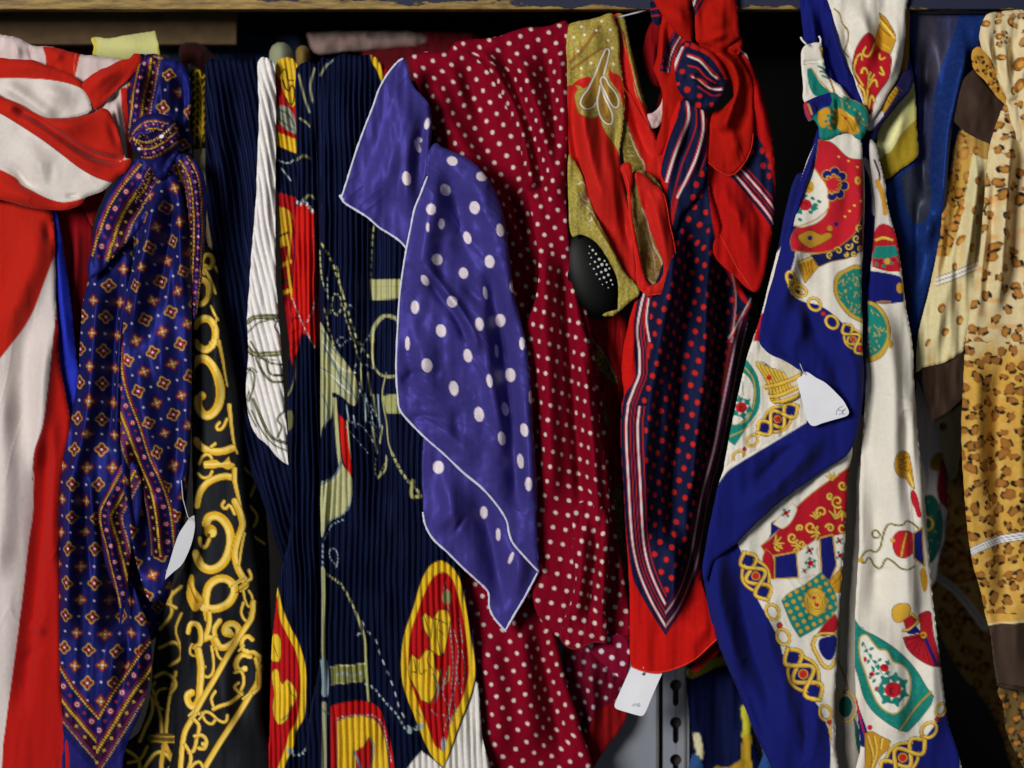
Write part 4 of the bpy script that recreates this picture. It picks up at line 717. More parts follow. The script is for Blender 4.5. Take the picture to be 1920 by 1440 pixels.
for q in ('1140,92 1130,104 1122,124 1112,148 1102,168 1092,182 1088,196 1096,206 1108,204 1118,192 1124,170 1132,140 1140,108', '1124,168 1120,190 1124,214 1134,230 1146,232 1148,216 1142,200 1134,184 1126,160', '1126,152 1136,176 1146,196 1156,202 1160,190 1154,174 1142,160 1132,144'): p.poly(q, '8a6a2c'); p.line(q, 5.4, '6a4a20', closed=True); p.line(q, 3, WC, closed=True)
for q in ('1098,196 1108,178', '1132,196 1138,220', '1144,176 1152,190'): p.line(q, 6, '6f4e20', dash=(2.5, 2))
for x, y in ((1090, 50), (1096, 66), (1118, 58), (1140, 76), (1148, 90), (1084, 96), (1128, 40), (1108, 118), (1090, 128), (1150, 120), (1144, 56), (1076, 70)): p.disc(x, y, 2.6, 'e6dfc8')
p.fold('1090,150 1096,240 1116,330 1150,430', 12, 18); p.fold('1074,160 1078,260 1096,350', -10, 9); p.fold('1140,250 1146,330 1170,430', 9, 15); p.fold('1160,200 1152,280 1160,340', -7, 9); p.fold('1152,320 1168,400 1186,490', -9, 9); p.fold('1110,40 1112,110', 5, 18)
p.done('front_loop', RP, SATIN)
p = Panel('1066,290/6 1076,300 1092,330 1104,370 1120,410 1138,446 1154,478 1170,508 1190,530 1200,550 1180,566 1166,580 1150,592! 1130,592 1136,586 1158,580! 1160,550/4 1156,520 1142,490 1124,462 1106,446 1090,440 1072,442 1066,380', 14, 'a0923c', roll=8, dx=1.4, seed=84, wr=(2.5, 12, 40))
speck(p, np.ones_like(p.X), 9, den=1.15); p.line('1084,346 1092,342 1100,356 1104,376 1094,374 1088,360', 2.2, WC); p.line('1094,384 1104,392 1110,410 1104,416', 2, WC); p.line('1108,400 1124,430 1150,470 1180,520', 3.5, '7a4f24'); p.fold('1100,380 1124,430 1160,500 1180,540', 7, 12); p.fold('1080,340 1086,400', 6, 9)
p.done('gold_fold', RP, SILK)
# ring shaped lower loop with dark gold lining
p = Panel('1176,370/6 1180,340 1190,320 1210,320 1240,350 1260,420 1262,500 1250,540 1214,545 1196,500 1186,430', 14, '7a5c28', roll=3, seed=85, wr=(4, 14, 40)); speck(p, np.ones_like(p.X), 12, ('a08b60', '4a3414', '8c8270')); p.line('1204,392 1216,420 1226,460 1240,490 1242,520 1226,530 1214,522', 2.4, 'b4a68c'); p.line('1212,440 1226,480 1230,520', 1.8, 'a08b70'); p.fold('1215,380 1220,450 1228,520', -8, 14); p.done('loop_lining', RP, SILK)
def annul():
    outer = '1170,330 1178,314 1188,306 1198,316 1212,332 1226,344 1244,362 1250,384 1256,420 1264,456 1266,486 1264,520 1254,540 1238,550 1218,553 1204,548 1194,520 1194,480 1184,430 1180,390'
    # two crescent panels butted together at top and bottom
    p = Panel('1163,314/7 1172,304 1182,306 1186,330 1184,380/5 1188,420 1196,455 1203,490 1208,516 1216,532 1226,540/7 1238,550 1218,553 1204,548 1194,530 1192,490 1186,450 1180,410 1178,370 1168,330', 28, 'c2201d', roll=7, seed=86, wr=(1.5, 12, 40)); p.fold('1180,320 1184,420 1200,500 1212,540', 5, 6); p.done('lower_loop', RP, SATIN); p.hem('1166,312 1178,340 1180,400 1188,450 1194,500 1200,540 1216,551', 1.3, 'd8301f', RP)
    p = Panel('1190,326/5 1196,322/8 1210,328 1226,344 1244,362 1250,384 1256,420 1264,456 1267,486 1264,520 1254,540 1238,551 1214,554 1210,540/5 1224,534 1236,528 1243,512 1242,490 1234,470 1226,450 1218,430 1212,405 1203,384 1196,356', 32, RD, roll=9, seed=87, wr=(2, 18, 60)); p.fold('1216,350 1236,420 1248,490 1240,536', 8, 12); p.fold('1204,350 1222,420', -5, 8); p.done('lower_loop', RP, SATIN); p.hem('1244,362 1250,384 1256,420 1264,456 1267,486 1264,520 1254,540 1238,550 1214,553', 1.4, 'e0331f', RP)
annul()
# black perforated dome
def dome():
    t = thing('studded_pad', 'glossy black rounded pad with a patch of tiny white studs, under the gold paisley fold', 'pad', 1116, 590, -6)
    bm_ = plain('black_rubber', '060606', .5, noise=.05, bump=.02, spec=.15)
    n, m = 26, 40; co = []; cx, cy, rx, ry, an = 1108, 512, 46, 82, math.radians(-16)
    for i in range(n+1):
        r = math.sin(i/n*math.pi/2); hgt = math.cos(i/n*math.pi/2)
        for k in range(m):
            a = 2*math.pi*k/m; x, y = rx*r*math.cos(a), ry*r*math.sin(a); co.append(W(cx+x*math.cos(an)-y*math.sin(an), cy+x*math.sin(an)+y*math.cos(an), -14, 20*hgt))
    F = np.array([(i*m+k, i*m+(k+1) % m, (i+1)*m+(k+1) % m, (i+1)*m+k) for i in range(n) for k in range(m)]); mesh_np('pad_body', co, F, bm_, t)
    wm = plain('white_stud', 'b8bcb8', .6); co = []; F = []
    pts = [(1111, 470, 2.4), (1117, 477, 2.2), (1123, 487, 2.8), (1133, 490, 2), (1128, 497, 3.2), (1137, 497, 2.4), (1115, 492, 2.2), (1108, 484, 1.6), (1121, 501, 2.4), (1135, 507, 3.2), (1142, 504, 2), (1106, 496, 1.3), (1113, 505, 1.8), (1127, 511, 2.6), (1140, 516, 2.8), (1118, 515, 2), (1132, 521, 2.6), (1145, 526, 2.1), (1124, 524, 1.8), (1137, 530, 1.6), (1148, 534, 1.6), (1105, 463, 1.4), (1104, 476, 1.2), (1129, 534, 1.2), (1140, 540, 1.2)]
    for x, y, r in pts:
        dx, dy = x-cx, y-cy; a = dx*math.cos(an)+dy*math.sin(an); b = -dx*math.sin(an)+dy*math.cos(an); h = 20*math.sqrt(max(0, 1-(a/rx)**2-(b/ry)**2)); o = len(co)
        co += [W(x+r*math.cos(q), y+r*math.sin(q), -14, h+.5) for q in np.arange(8)*math.pi/4]+[W(x, y, -14, h+1.6)]; F += [(o+q, o+(q+1) % 8, o+8) for q in range(8)]
    mesh_np('studs', co, [tuple(q) for q in F], wm, t)
dome()
# ================================================================= red and navy striped, dotted scarf
K = thing('dotted_scarf', 'red scarf knotted in the middle, with navy center, red dots and white pinstripes', 'scarf', 1310, 60, 20, GR)
R1, NB, WL = 'aa1a12', '141832', 'dcd2d2'
def stripes(p, pts, side=1, sc=1., A=None, n=2, k=5):
    """border bands beside a line: navy ground with red and white pinstripes"""
    l = spl(pts, k=k); d, sg, t, L = pdist(p.X, p.Y, l); q = d*sg*side/sc; lim = (t > .01)*(t < L-.01) if A is None else A
    band = lambda a, b, c: p.mix(np.s_[:], np.clip(.5+np.minimum(q-a, b-q)/1.2, 0, 1)*lim, c)
    band(0, 40, NB)
    for o in ((6, 22) if n == 2 else (6,)): band(o, o+6.5, 'b6241f'); band(o+1.4, o+4.4, WL)
    band(17, 18.6, 'b6241f') ; band(33, 35, 'b6241f')
p = Panel('1206,90/8 1222,40 1240,40 1262,110 1262,200 1250,300 1238,340 1212,300 1208,240! 1240,170 1226,160 1210,130', -70, '7c1016', roll=8, seed=91, wr=(4, 14, 60)); p.fold('1226,60 1222,120 1236,190', 8, 10); p.done('loop', K, SILK)
p = Panel('1222,-40/10 1240,20 1236,60 1232,100 1228,118/6 1226,130 1234,150 1242,176 1240,230 1232,290 1256,260 1280,200 1290,140 1300,80 1299,30 1292,-40', 0, R1, roll=9, seed=92, wr=(2, 18, 60))
stripes(p, '1286,60 1264,100 1256,138', 1, .5, n=1); p.fold('1252,30 1254,80 1258,150', -9, 5); p.fold('1240,40 1240,110 1244,160', 7, 8); p.done('loop', K, SILK)
p = Panel('1216,-40/9 1222,-10 1234,14 1246,34 1260,52 1276,68 1288,76 1297,82! 1299,66 1298,40 1294,10 1288,-40', 18, R1, roll=9, seed=93, wr=(2, 20, 50)); p.fold('1250,0 1276,40 1292,70', 7, 16); p.done('loop', K, SILK)
sl = Panel('1219,4/3 1232,6 1238,20 1238,40 1232,48 1224,40', 2, NB, roll=5, seed=94); sl.line('1220,18 1238,14', 3, 'b6241f'); sl.line('1222,30 1238,28', 3, 'b6241f'); sl.done('loop', K, SILK)
p = Panel('1316,206/8 1340,216 1375,180 1360,140 1370,90 1386,74 1398,96 1412,130 1426,160 1436,200 1446,250 1452,300 1454,350 1452,400 1446,450 1436,500 1424,540/5 1412,548 1380,520 1340,480 1320,400', -10, 'b01816', roll=12, seed=95, wr=(4, 22, 90))
p.poly('1412,247! 1424,262 1438,290 1446,320 1452,350 1454,400! 1400,340 1386,320 1372,318!', NB); p.dots(p.X, p.Y, 20, 20, 30, 5, 'b6241f', stag=True) if False else None
for x, y in ((1429, 283), (1431, 311), (1409, 284), (1444, 312), (1442, 330), (1440, 290)): p.disc(x, y, 4.6, 'b6241f', 6)
stripes(p, '1366,326 1396,360 1430,402 1456,440', -1, .95); p.line('1388,86 1402,96 1416,120', 13, NB); p.line('1386,92 1400,104 1413,122', 3, WL); p.line('1384,96 1398,110 1411,128', 2, 'b6241f'); p.line('1392,84 1408,98', 2, 'b6241f')
p.fold('1400,110 1424,200 1440,300', 7, 10); p.fold('1390,120 1400,190 1412,240', -9, 6); p.fold('1340,330 1390,430 1412,530', 8, 18); p.fold('1370,320 1420,390 1440,460', -6, 10)
p.done('back_wing', K, SILK); p.hem('1325,398 1350,440 1382,500 1412,546', 1.2, 'd8301f', K)
p = Panel('1298,-40/9 1302,20 1304,60 1308,78 1330,84 1352,92 1372,80 1388,68! 1386,40 1382,0 1378,-40', 24, R1, roll=10, seed=96, wr=(3, 20, 40)); p.line('1308,-10 1302,8 1296,24', 9, NB); p.line('1306,-10 1300,10', 3, WL); p.line('1324,-10 1306,20 1300,30', 5, NB); p.fold('1340,0 1345,50 1350,84', 7, 20); p.fold('1312,76 1340,72 1380,60', 6, 7); p.fold('1330,-20 1322,40 1330,80', -4, 10); p.done('loop', K, SILK)
p = Panel('1310,84/6 1330,78 1356,92 1388,66 1390,92 1384,104 1410,150 1412,200 1414,248! 1408,280 1396,305 1372,328! 1348,320 1324,300! 1330,250 1336,214 1358,200 1374,180 1366,140 1340,110', 12, R1, roll=9, seed=97, wr=(3, 20, 60))
p.crease(2.4, 50, 14, 70, 3); p.fold('1330,96 1366,120 1382,160 1372,200 1350,250', 13, 10, 14, ends=20); p.fold('1356,92 1376,100 1390,94', -7, 5, ends=8); p.fold('1390,120 1396,190 1380,280', -6, 14); p.fold('1360,220 1376,270 1370,320', 6, 14); p.line('1340,208 1352,200 1362,190', 2.2, 'b8a8b0')
p.done('wing', K, SILK); p.hem('1413,250 1408,280 1396,305 1372,328 1348,320 1324,301', 1.2, 'd0281c', K)
# tail
p = Panel('1240,300/8 1240,340 1250,420 1240,500 1204,545 1190,566 1176,620 1168,660 1166,700 1170,740 1166,760 1164,820 1168,900 1174,1000 1180,1100 1181,1200 1182,1240 1186,1250/2! 1204,1257 1228,1261 1250,1258 1280,1248 1308,1232 1330,1212 1343,1198! 1336,1160 1326,1120 1318,1090/12 1324,1040 1330,980 1344,920 1360,860 1376,780 1390,700 1404,640 1414,590 1420,560 1400,540 1380,500 1360,460 1344,400 1330,350 1325,280 1300,200 1270,190', 4, 'c01a16', roll=11, seed=98, wr=(4, 22, 150))
N_ = '1262,330! 1268,260 1282,192 1326,210 1330,260 1328,340 1336,420 1350,470 1376,520 1400,560 1425,590 1400,700 1376,800 1350,900 1332,1000 1322,1060 1300,1100 1275,1145 1248,1192! 1210,1130 1186,1080 1176,1000 1168,900 1164,800 1172,740 1190,710 1188,650 1196,560 1232,500 1250,420'
p.poly(N_, NB)
p.fold('1262,420 1256,520 1236,640 1216,760 1206,900 1204,1040', 14, 22, 18); p.slant(lambda x, y: -1.25*np.clip(x-(1292-(y-500)*.05), 0, 70)*np.clip((y-420)/120, 0, 1)*np.clip((1180-y)/140, 0, 1)); p.fold('1300,400 1296,520 1284,640 1274,780 1264,900 1262,1040', -14, 14, 18); p.fold('1326,420 1330,540 1326,680 1310,820 1296,960', 12, 12); p.fold('1352,480 1362,600 1350,740 1330,880', -12, 10, 14); p.fold('1384,560 1376,680 1350,820 1330,960', 10, 12)
p.fold('1270,1000 1264,1100 1256,1180', 9, 18); p.fold('1300,1000 1300,1100 1290,1180', -10, 14); p.fold('1330,1120 1320,1180 1300,1220', 6, 14); p.fold('1180,560 1186,640 1180,730', 6, 8)
Ua = p.arc(1240); du, dv, i, j = p.lattice(Ua, p.Y, 24.5, 25, 24, False); m = msk(p, '1256,412! 1300,350 1322,360 1330,430 1350,480 1376,530 1396,575 1386,680 1356,800 1326,920 1306,1010 1296,1060 1276,1110 1252,1140! 1222,1080 1208,1000 1200,900 1200,800 1202,740 1214,700 1214,640 1224,560 1244,500')
p.mix(np.s_[:], np.clip(.5-(np.hypot(du, dv)-5.2)/1.3, 0, 1)*m, 'c6281f')
# striped border: left side line, its corner and the right side line
def bandset(pts, side, rng, sc=1., A=1.):
    l = spl(pts, k=5); d, sg, t, L = pdist(p.X, p.Y, l); q = d*sg*side/sc; lim = (t > .01)*(t < L-.01)*A
    for a, b, c in rng: p.mix(np.s_[:], np.clip(.5+np.minimum(q-a, b-q)/1.2, 0, 1)*lim, c)
PB = ((-3, 38, NB), (3, 8.5, 'b6241f'), (4.3, 7.4, WL), (12.5, 14, 'b6241f'), (18, 19.5, 'b6241f'), (23.5, 29, 'b6241f'), (24.8, 27.8, WL), (34, 36, 'b6241f'))
CL = p.X < 1248+(p.Y < 1150)*40; 
bandset('1248,1186 1214,1126 1190,1066 1178,1000 1172,900 1168,800 1172,758', 1, PB, 1.0, (p.X < 1248)*(p.Y > 744))
bandset('1172,760 1186,722 1194,700 1194,660 1190,620 1198,570 1206,540', 1, ((-2, 24, NB), (2, 8, 'b6241f'), (3, 7, WL), (12, 14, 'b6241f'), (18, 20, 'b6241f')), .9, (p.Y < 760))
bandset('1248,1186 1276,1146 1302,1100 1318,1060 1330,1000 1346,920 1366,850 1384,760 1398,690 1412,630 1424,590', -1, ((-2, 34, NB), (2, 3.4, '6a1418'), (5, 10, '8a2420'), (6.2, 9, 'a8969e'), (14, 15.4, '6a1418'), (21, 26, '8a2420'), (22.2, 25, 'a8969e'), (30, 31.5, '6a1418')), .95, (p.X > 1247)*1.)

p.poly('1350,440! 1378,500 1400,540 1424,590! 1436,540! 1426,520', NB); p.line('1362,470 1380,520 1386,560 1376,640 1360,740', 4, '8a2420'); p.line('1364,474 1382,522 1388,560 1378,640', 2, 'a8969e'); p.line('1372,640 1396,600 1424,556', 3, 'b6241f'); p.line('1374,632 1398,590 1422,548', 2, WL)
p.line('1214,560 1210,600 1216,640 1214,670', 5, 'b6241f'); p.line('1216,560 1212,600 1217,640', 2.4, WL)
p.done('tail', K, SILK); p.hem('1184,1250 1204,1257 1228,1261 1250,1258 1280,1248 1308,1232 1330,1212 1344,1198', 1.6, 'e0331f', K)
p = Panel('1296,1250/3 1340,1200 1348,1180 1356,1200 1344,1228 1320,1246 1306,1262', -30, '7c1216', roll=4, seed=102); p.done('back_corner', K, SILK)
# striped strand coming out of the knot
p = Panel('1278,188/7 1300,196 1322,206 1327,250 1326,300 1318,350 1300,380 1280,400 1256,440 1252,360 1240,322 1246,290 1262,240 1276,210', 20, NB, roll=10, seed=99, wr=(2, 14, 60))
for a, q, c in (('1288,190 1290,220 1278,256 1262,296 1248,350 1244,380', 8, 'b6241f'), ('1289,190 1291,220 1279,256 1263,296 1250,340', 4, WL), ('1304,196 1306,230 1294,270 1278,310 1262,370 1258,400', 2, 'b6241f'), ('1316,206 1318,240 1306,290 1286,340 1272,360 1258,420', 7, 'b6241f'), ('1317,206 1319,240 1307,290 1288,334 1270,370', 3.4, WL), ('1326,220 1326,280 1310,330', 2, 'b6241f')): p.line(a, q, c)
for x, y in ((1306, 346), (1316, 326), (1300, 370)): p.disc(x, y, 5, 'b6241f', 6)
p.fold('1298,200 1296,240 1276,300 1262,360', -7, 6); p.fold('1284,200 1276,250 1256,310', 7, 8); p.fold('1316,220 1308,290 1288,350', 7, 9); p.done('strand', K, SILK)
p = Panel('1266,110/7 1276,84 1290,76 1306,84 1330,96 1350,116 1362,140 1364,158 1354,180 1340,198 1320,206 1300,196 1280,180 1270,166 1266,140', 40, NB, roll=15, seed=100, wr=(2, 14, 20))
p.dome(1310, 150, 42, 50, 14); p.fold('1300,140 1330,164 1360,168', -9, 5, ends=12); p.fold('1294,118 1326,140 1356,150', 5, 6, ends=12)
for x, y, r in ((1279, 135, 5), (1288, 169, 5.6), (1311, 181, 4.6), (1309, 198, 5.5), (1334, 197, 4.6), (1288, 84, 4), (1271, 158, 3.4)): p.disc(x, y, r, 'c6281f')
p.poly('1300,76! 1330,84 1360,120 1372,150! 1352,146 1336,126 1316,110 1296,98! 1294,88', 'b8201a'); 
for a, q, c in (('1292,98 1310,104 1330,118 1344,138 1350,146', 15, NB), ('1290,104 1310,112 1326,128 1338,140 1346,148', 7, 'b6241f'), ('1290,106 1310,115 1324,130 1334,142 1343,148', 3.6, WL), ('1290,124 1306,130 1322,146 1340,156', 3, 'b6241f'), ('1296,144 1306,148 1320,156 1330,166 1352,166', 6.5, 'b6241f'), ('1298,146 1308,150 1320,160 1332,166 1352,167', 3, WL), ('1308,164 1324,174 1336,180 1352,178', 2.6, 'b6241f'), ('1262,130 1270,112 1280,90', 5, WL), ('1266,134 1276,104 1284,86', 2.4, 'b6241f')): p.line(a, q, c)
p.done('knot', K, SILK)
p = Panel('1207,218/4 1222,212 1236,200 1243,180 1246,166 1251,172 1250,200 1240,228 1232,238 1222,241 1212,234', -14, 'd9b9b6', roll=5, wr=(1.5, 10, 10), seed=101); p.dome(1222, 222, 12, 12, 8); p.done('pale_tassel', None, COTTON); p.obj['label'] = 'small pale pink scrap of cloth between gold paisley and red knot'; p.obj['category'] = 'cloth scrap'

# ================================================================= royal blue and cream chain print scarf
Z = thing('chain_print_scarf', 'cream and royal blue scarf printed with gold chains, urns and roses, knotted near its top', 'scarf', 1600, 40, 20, GR)
BL, WC2, TE, RR = '1a1f6a', 'e6e0d2', '1f7f72', 'b7202c'
def chainlink(p, x, y, ang, s=1., kind='ring'):
    c, n = math.cos(math.radians(ang)), math.sin(math.radians(ang)); T_ = lambda q: np.array([(x+s*(u*c-v*n), y+s*(u*n+v*c)) for u, v in q])
    if kind == 'ring': p.ring(x, y, 15*s, 11.5*s, ang, 5*s)
    elif kind == 'bead': p.disc(x, y, 4.2*s+1, '5a1a10'); p.disc(x, y, 4.2*s, 'c8302a')
    else:
        t = np.linspace(-1, 1, 40); a = 46; b = 19
        p.poly(T_([(a*u, b*(1-abs(u)**3)**.5) for u in t]+[(a*u, -b*(1-abs(u)**3)**.5) for u in t[::-1]])[::4], BL)
        p.disc(x, y, 1, 'd8a325')
        for sg in (-1, 1): p.gold(T_([(.56*a*u, sg*b*1.22*(1-.55*u*u)) for u in t]), 4.6*s, k=1)
        for ph in (0, math.pi): p.gold(T_([(a*u, (b*.95*math.cos(u*1.5*math.pi+ph))*(1-.42*u*u)) for u in t]), 5.8*s, k=1)
        p.disc(x, y, 7.8*s, 'd8a325'); p.disc(x, y, 6.2*s, 'c8302a')
def rose(p, x, y, r, leaves=5, seed=0):
    for k in range(leaves):
        a = k*2*math.pi/leaves+seed; lx, ly = x+r*1.35*math.cos(a), y+r*1.35*math.sin(a); p.poly([(lx+r*.75*math.cos(a+q)*(1 if i % 2 == 0 else .6), ly+r*.75*math.sin(a+q)*(1 if i % 2 == 0 else .6)) for i, q in enumerate(np.linspace(0, 2*math.pi, 9)[:-1])], TE)
    p.disc(x, y, r, 'c02430', r*.9)
    for k in range(3): p.line(spiral(x, y, r*(.8-.22*k), 40*k+seed*50, .7), 1.1, '7a1220')
def scroll(p, x, y, r, a, tn=1.2, w=4.5): p.gold(spiral(x, y, r, a, tn, .25, 26), w, taper=.4, k=1); 
def acanth(p, x, y, r, a):
    for q in (-50, -20, 15, 45):
        b = math.radians(a+q); e = math.radians(a+q*1.8); p.gold(np.array([(x, y), (x+r*.6*math.cos(b), y+r*.6*math.sin(b)), (x+r*math.cos(b)+r*.25*math.cos(e), y+r*math.sin(b)+r*.25*math.sin(e))]), 4., taper=.5)
# back blue layers
p = Panel('1500,-40/8 1562,-40 1566,40 1588,110 1612,170 1630,220 1600,240 1540,160 1516,120 1506,60 1500,0', 8, BL, roll=9, seed=111, wr=(3, 12, 60))
p.fold('1520,0 1524,60 1535,110', 9, 8); p.fold('1536,0 1544,70 1570,140 1600,200', -10, 7); p.fold('1552,0 1566,80 1600,170', 9, 8); p.done('loop', Z, SILK)
p = Panel('1554,-40/8 1700,-40 1700,20 1698,70 1692,120 1682,150 1664,180 1650,206 1628,226 1618,190 1602,150 1584,110 1570,70 1560,30', 14, WC2, roll=12, seed=112, wr=(4, 26, 80))
p.fold('1600,0 1620,60 1640,120', 8, 16); p.fold('1650,0 1656,60 1640,160', -8, 12); p.fold('1684,20 1678,110 1640,190', 8, 10); p.fold('1580,0 1590,80 1616,160', -6, 9)
p.line('1564,16 1574,26 1580,44 1590,56 1590,80 1584,96 1592,106', 2.6, '6e5a1c'); p.line('1563,16 1574,28 1581,46 1590,58', 1.2, 'c9a23a')
p.poly('1604,96 1610,82 1618,70 1626,65 1636,70 1644,84 1658,96 1668,106 1668,130 1664,150 1650,170 1638,190 1630,214 1622,190 1612,160 1600,130', 'b01c2a', ol='3a1a14')
p.poly('1640,80! 1652,40! 1650,24! 1662,34 1676,62 1678,76! 1668,102!', 'c8932a', ol='3a2606'); p.line('1648,34 1664,52 1676,72', 3, 'f0d468'); p.line('1650,46 1670,68', 1.4, '4a300a'); p.line('1646,72 1668,92', 2, 'e8b84c'); p.line('1652,30 1668,50 1674,60', 3, '6a4a14', dash=(3, 2))
for q, ww in (('1638,84 1634,96 1626,106 1618,100 1622,90', 4), ('1650,100 1652,110 1660,108', 3), ('1608,106 1614,102 1616,112', 3.4), ('1606,110 1602,130 1610,146 1618,160', 3.6), ('1616,136 1620,128 1626,134 1628,150 1626,176 1624,196', 4), ('1632,136 1630,150 1640,140', 4), ('1628,164 1640,150 1644,162', 4), ('1652,126 1656,140 1650,136', 4), ('1612,160 1620,172 1622,190', 4.4), ('1640,190 1634,180 1628,206', 4)): p.gold(q, ww, taper=.3)
p.done('loop', Z, SILK)
p = Panel('1690,20/5 1702,10 1706,60 1704,110 1694,150 1682,170! 1690,120', -12, 'a87a28', roll=6, seed=110); p.done('loop', Z, SILK)
p = Panel('1700,130/6 1712,140 1706,170 1680,200 1650,240 1640,262/3 1628,250 1622,234 1650,200 1680,160', 4, '1a1a3a', roll=8, seed=113); p.line('1676,170 1660,196 1650,210', 15, 'b98a2c'); 
for k in range(5): p.line(f'{1668+k*5-8},{176+k*-6+8} {1680+k*5-8},{188-k*6+8}', 1.4, '5a400c')
p.line('1650,214 1630,238', 14, 'd9d0d0'); p.done('loop', Z, SILK)
# pale band with plastic snap
p = Panel('1504,92/4 1512,84 1524,80 1538,80 1542,84/8 1545,110 1552,140 1576,160 1600,190 1620,200 1624,230 1600,240 1560,215 1524,194/6 1508,190 1506,160 1503,120', 20, WC2, roll=8, seed=114, wr=(2, 16, 40))
p.poly('1513,132 1522,128 1532,146 1542,160 1556,174 1526,178', TE); p.line('1522,128 1534,146 1544,158 1558,172', 2.4, 'c9a23a'); p.line('1540,126 1552,140 1560,160 1566,180', 3.6, '8f6a2c')
for q in ('1534,124 1548,130', '1538,134 1550,136', '1542,142 1552,146'): p.line(q, 3.4, TE)
p.line('1504,122 1520,119 1540,118', 1.5, 'b9b4a6'); p.fold('1504,118 1522,116 1542,116', -3, 4, ends=6)
p.gold('1540,90 1548,110 1562,124 1576,142', 6); p.gold('1556,116 1566,130 1580,146 1590,168', 6); p.gold('1590,160 1600,176 1614,178', 5); p.poly('1578,180! 1600,190 1624,205! 1626,236! 1604,238 1584,210', TE); 
for x, y in ((1592, 200), (1600, 210), (1610, 206), (1614, 222), (1604, 226), (1590, 214)): p.disc(x, y, 2.4, 'c9a23a')
p.fold('1560,140 1580,180 1610,220', 7, 10); p.done('loop', Z, SILK)
for q in ('1512,84 1504,76 1501,70', '1538,82 1538,74 1535,68'): tube('snap_prong', [(x, y, 28, 4) for x, y in spl(q, k=3)], 2, 'e8e4da', Z)
# left blue strand and back print sliver
p = Panel('1540,330/6 1512,322 1492,330 1474,390 1460,460 1440,540 1424,600 1404,660 1384,740 1366,830 1354,900 1344,960/3 1360,930 1400,900 1470,850 1560,800 1560,720 1500,640 1500,560 1530,400 1550,300', -8, WC2, roll=6, seed=115, wr=(3, 14, 90))
p.poly('1430,300! 1540,300! 1520,360 1490,420 1460,470 1440,480!', '1a1f5a')
for q in ('1478,340 1462,360 1470,380', '1484,330 1476,350 1466,368'): p.gold(q, 5)
p.disc(1466, 378, 6, 'c8302a'); chainlink(p, 1456, 396, -70, .6); p.line('1440,460 1436,480 1430,500', 4, '6d6a4a', dash=(5, 3)); p.poly('1424,590! 1444,580! 1448,640! 1412,640!', RR); p.line('1424,560 1416,600', 6, 'c9952c'); p.line('1408,660 1398,690', 2, 'b9b4a6')
p.poly('1396,676 1412,690 1422,710 1426,740 1422,770 1404,796 1378,836! 1366,824 1372,790 1384,730', TE); p.line('1398,690 1412,710 1416,740 1410,770 1396,790 1376,796', 2.4, 'c9a23a'); p.poly('1390,700 1402,706 1412,724 1412,750 1404,776 1390,790 1374,794 1380,740', WC2); rose(p, 1390, 764, 11, 6, .3); p.line('1392,716 1394,740', 1.6, TE)
p.line('1370,818 1404,800 1424,776', 2, 'c9a23a')
for x, y, a, kd in ((1348, 924, -60, 'ring'), (1362, 896, -55, 'ring'), (1385, 856, -50, 'ring'), (1396, 842, 0, 'bead'), (1411, 826, -50, 'ring'), (1357, 905, 0, 'bead')): chainlink(p, x, y, a, .8, kd)
chainlink(p, 1458, 786, -34, .98, 'knot')
p.done('side_sheet', Z, SILK)
p = Panel('1548,206/8 1536,236 1518,290 1498,350 1486,400 1466,460 1450,520 1436,570 1426,620 1444,660/5 1466,672 1500,680 1530,690 1470,560 1500,440 1530,330 1554,250 1562,210', 18, BL, roll=9, seed=116, wr=(2.5, 12, 100)); p.fold('1536,250 1506,350 1476,460 1450,580', 9, 9); p.fold('1520,330 1490,430 1470,540', -7, 7); p.done('blue_strand', Z, SILK)
p = Panel('1414,680/5 1424,676 1450,690 1480,676 1500,688 1500,740 1452,758 1440,740 1424,710', 0, 'd8cfb4', roll=4, seed=117) ; 
for k in range(7): p.gold(f'{1420+k*8},{682+k*3} {1440+k*7},{716+k*2} {1448+k*6},{752-k*4}', 5.5)
p.gold('1434,726 1456,722 1484,712 1500,704', 7); p.gold('1438,744 1460,742 1488,730 1504,722', 7); p.gold('1444,756 1470,752 1500,740', 7); p.disc(1442, 708, 5, 'c8302a'); p.done('side_sheet', Z, SILK)
# main front sheet, upper half: motifs then blue corner
p = Panel('1540,252/8 1560,246 1590,248 1612,256 1618,300 1621,360 1620,430 1618,480 1616,540 1618,600 1618,660 1620,700 1617,760 1612,800 1600,836 1586,856 1560,874 1520,900 1470,936 1420,980 1380,1020 1340,1050 1320,1090/6 1326,1010 1336,960 1350,900 1366,870 1390,860 1430,836 1480,810 1510,790 1560,780/4 1570,740 1500,694! 1470,676 1440,662 1424,640 1432,590 1452,520 1470,450 1490,380 1514,300', 26, WC2, roll=10, seed=118, wr=(3.5, 30, 110))
p.poly('1420,560! 1462,460 1486,390 1490,470 1476,540 1500,562 1540,574 1580,606 1616,650 1640,700! 1640,830! 1600,860! 1400,1010! 1300,1120! 1310,960 1345,910 1364,884 1390,866 1440,836 1480,812 1512,792! 1500,694! 1430,670', BL)
p.line('1546,250 1534,270 1520,306 1504,346 1492,386 1480,420', 13, BL)
p.poly('1536,262! 1560,268 1590,296 1616,300! 1620,470! 1600,462 1570,466 1530,474 1484,470! 1482,450 1492,430 1510,426 1536,416 1552,394 1540,380 1524,360 1516,340 1530,300', 'c02430', ol='8a6a20')
p.poly('1524,312! 1536,330 1548,350 1552,376 1550,392 1530,410 1496,424! 1488,420 1500,380 1510,340', WC2, ol='b98a2c', ow=2.4)
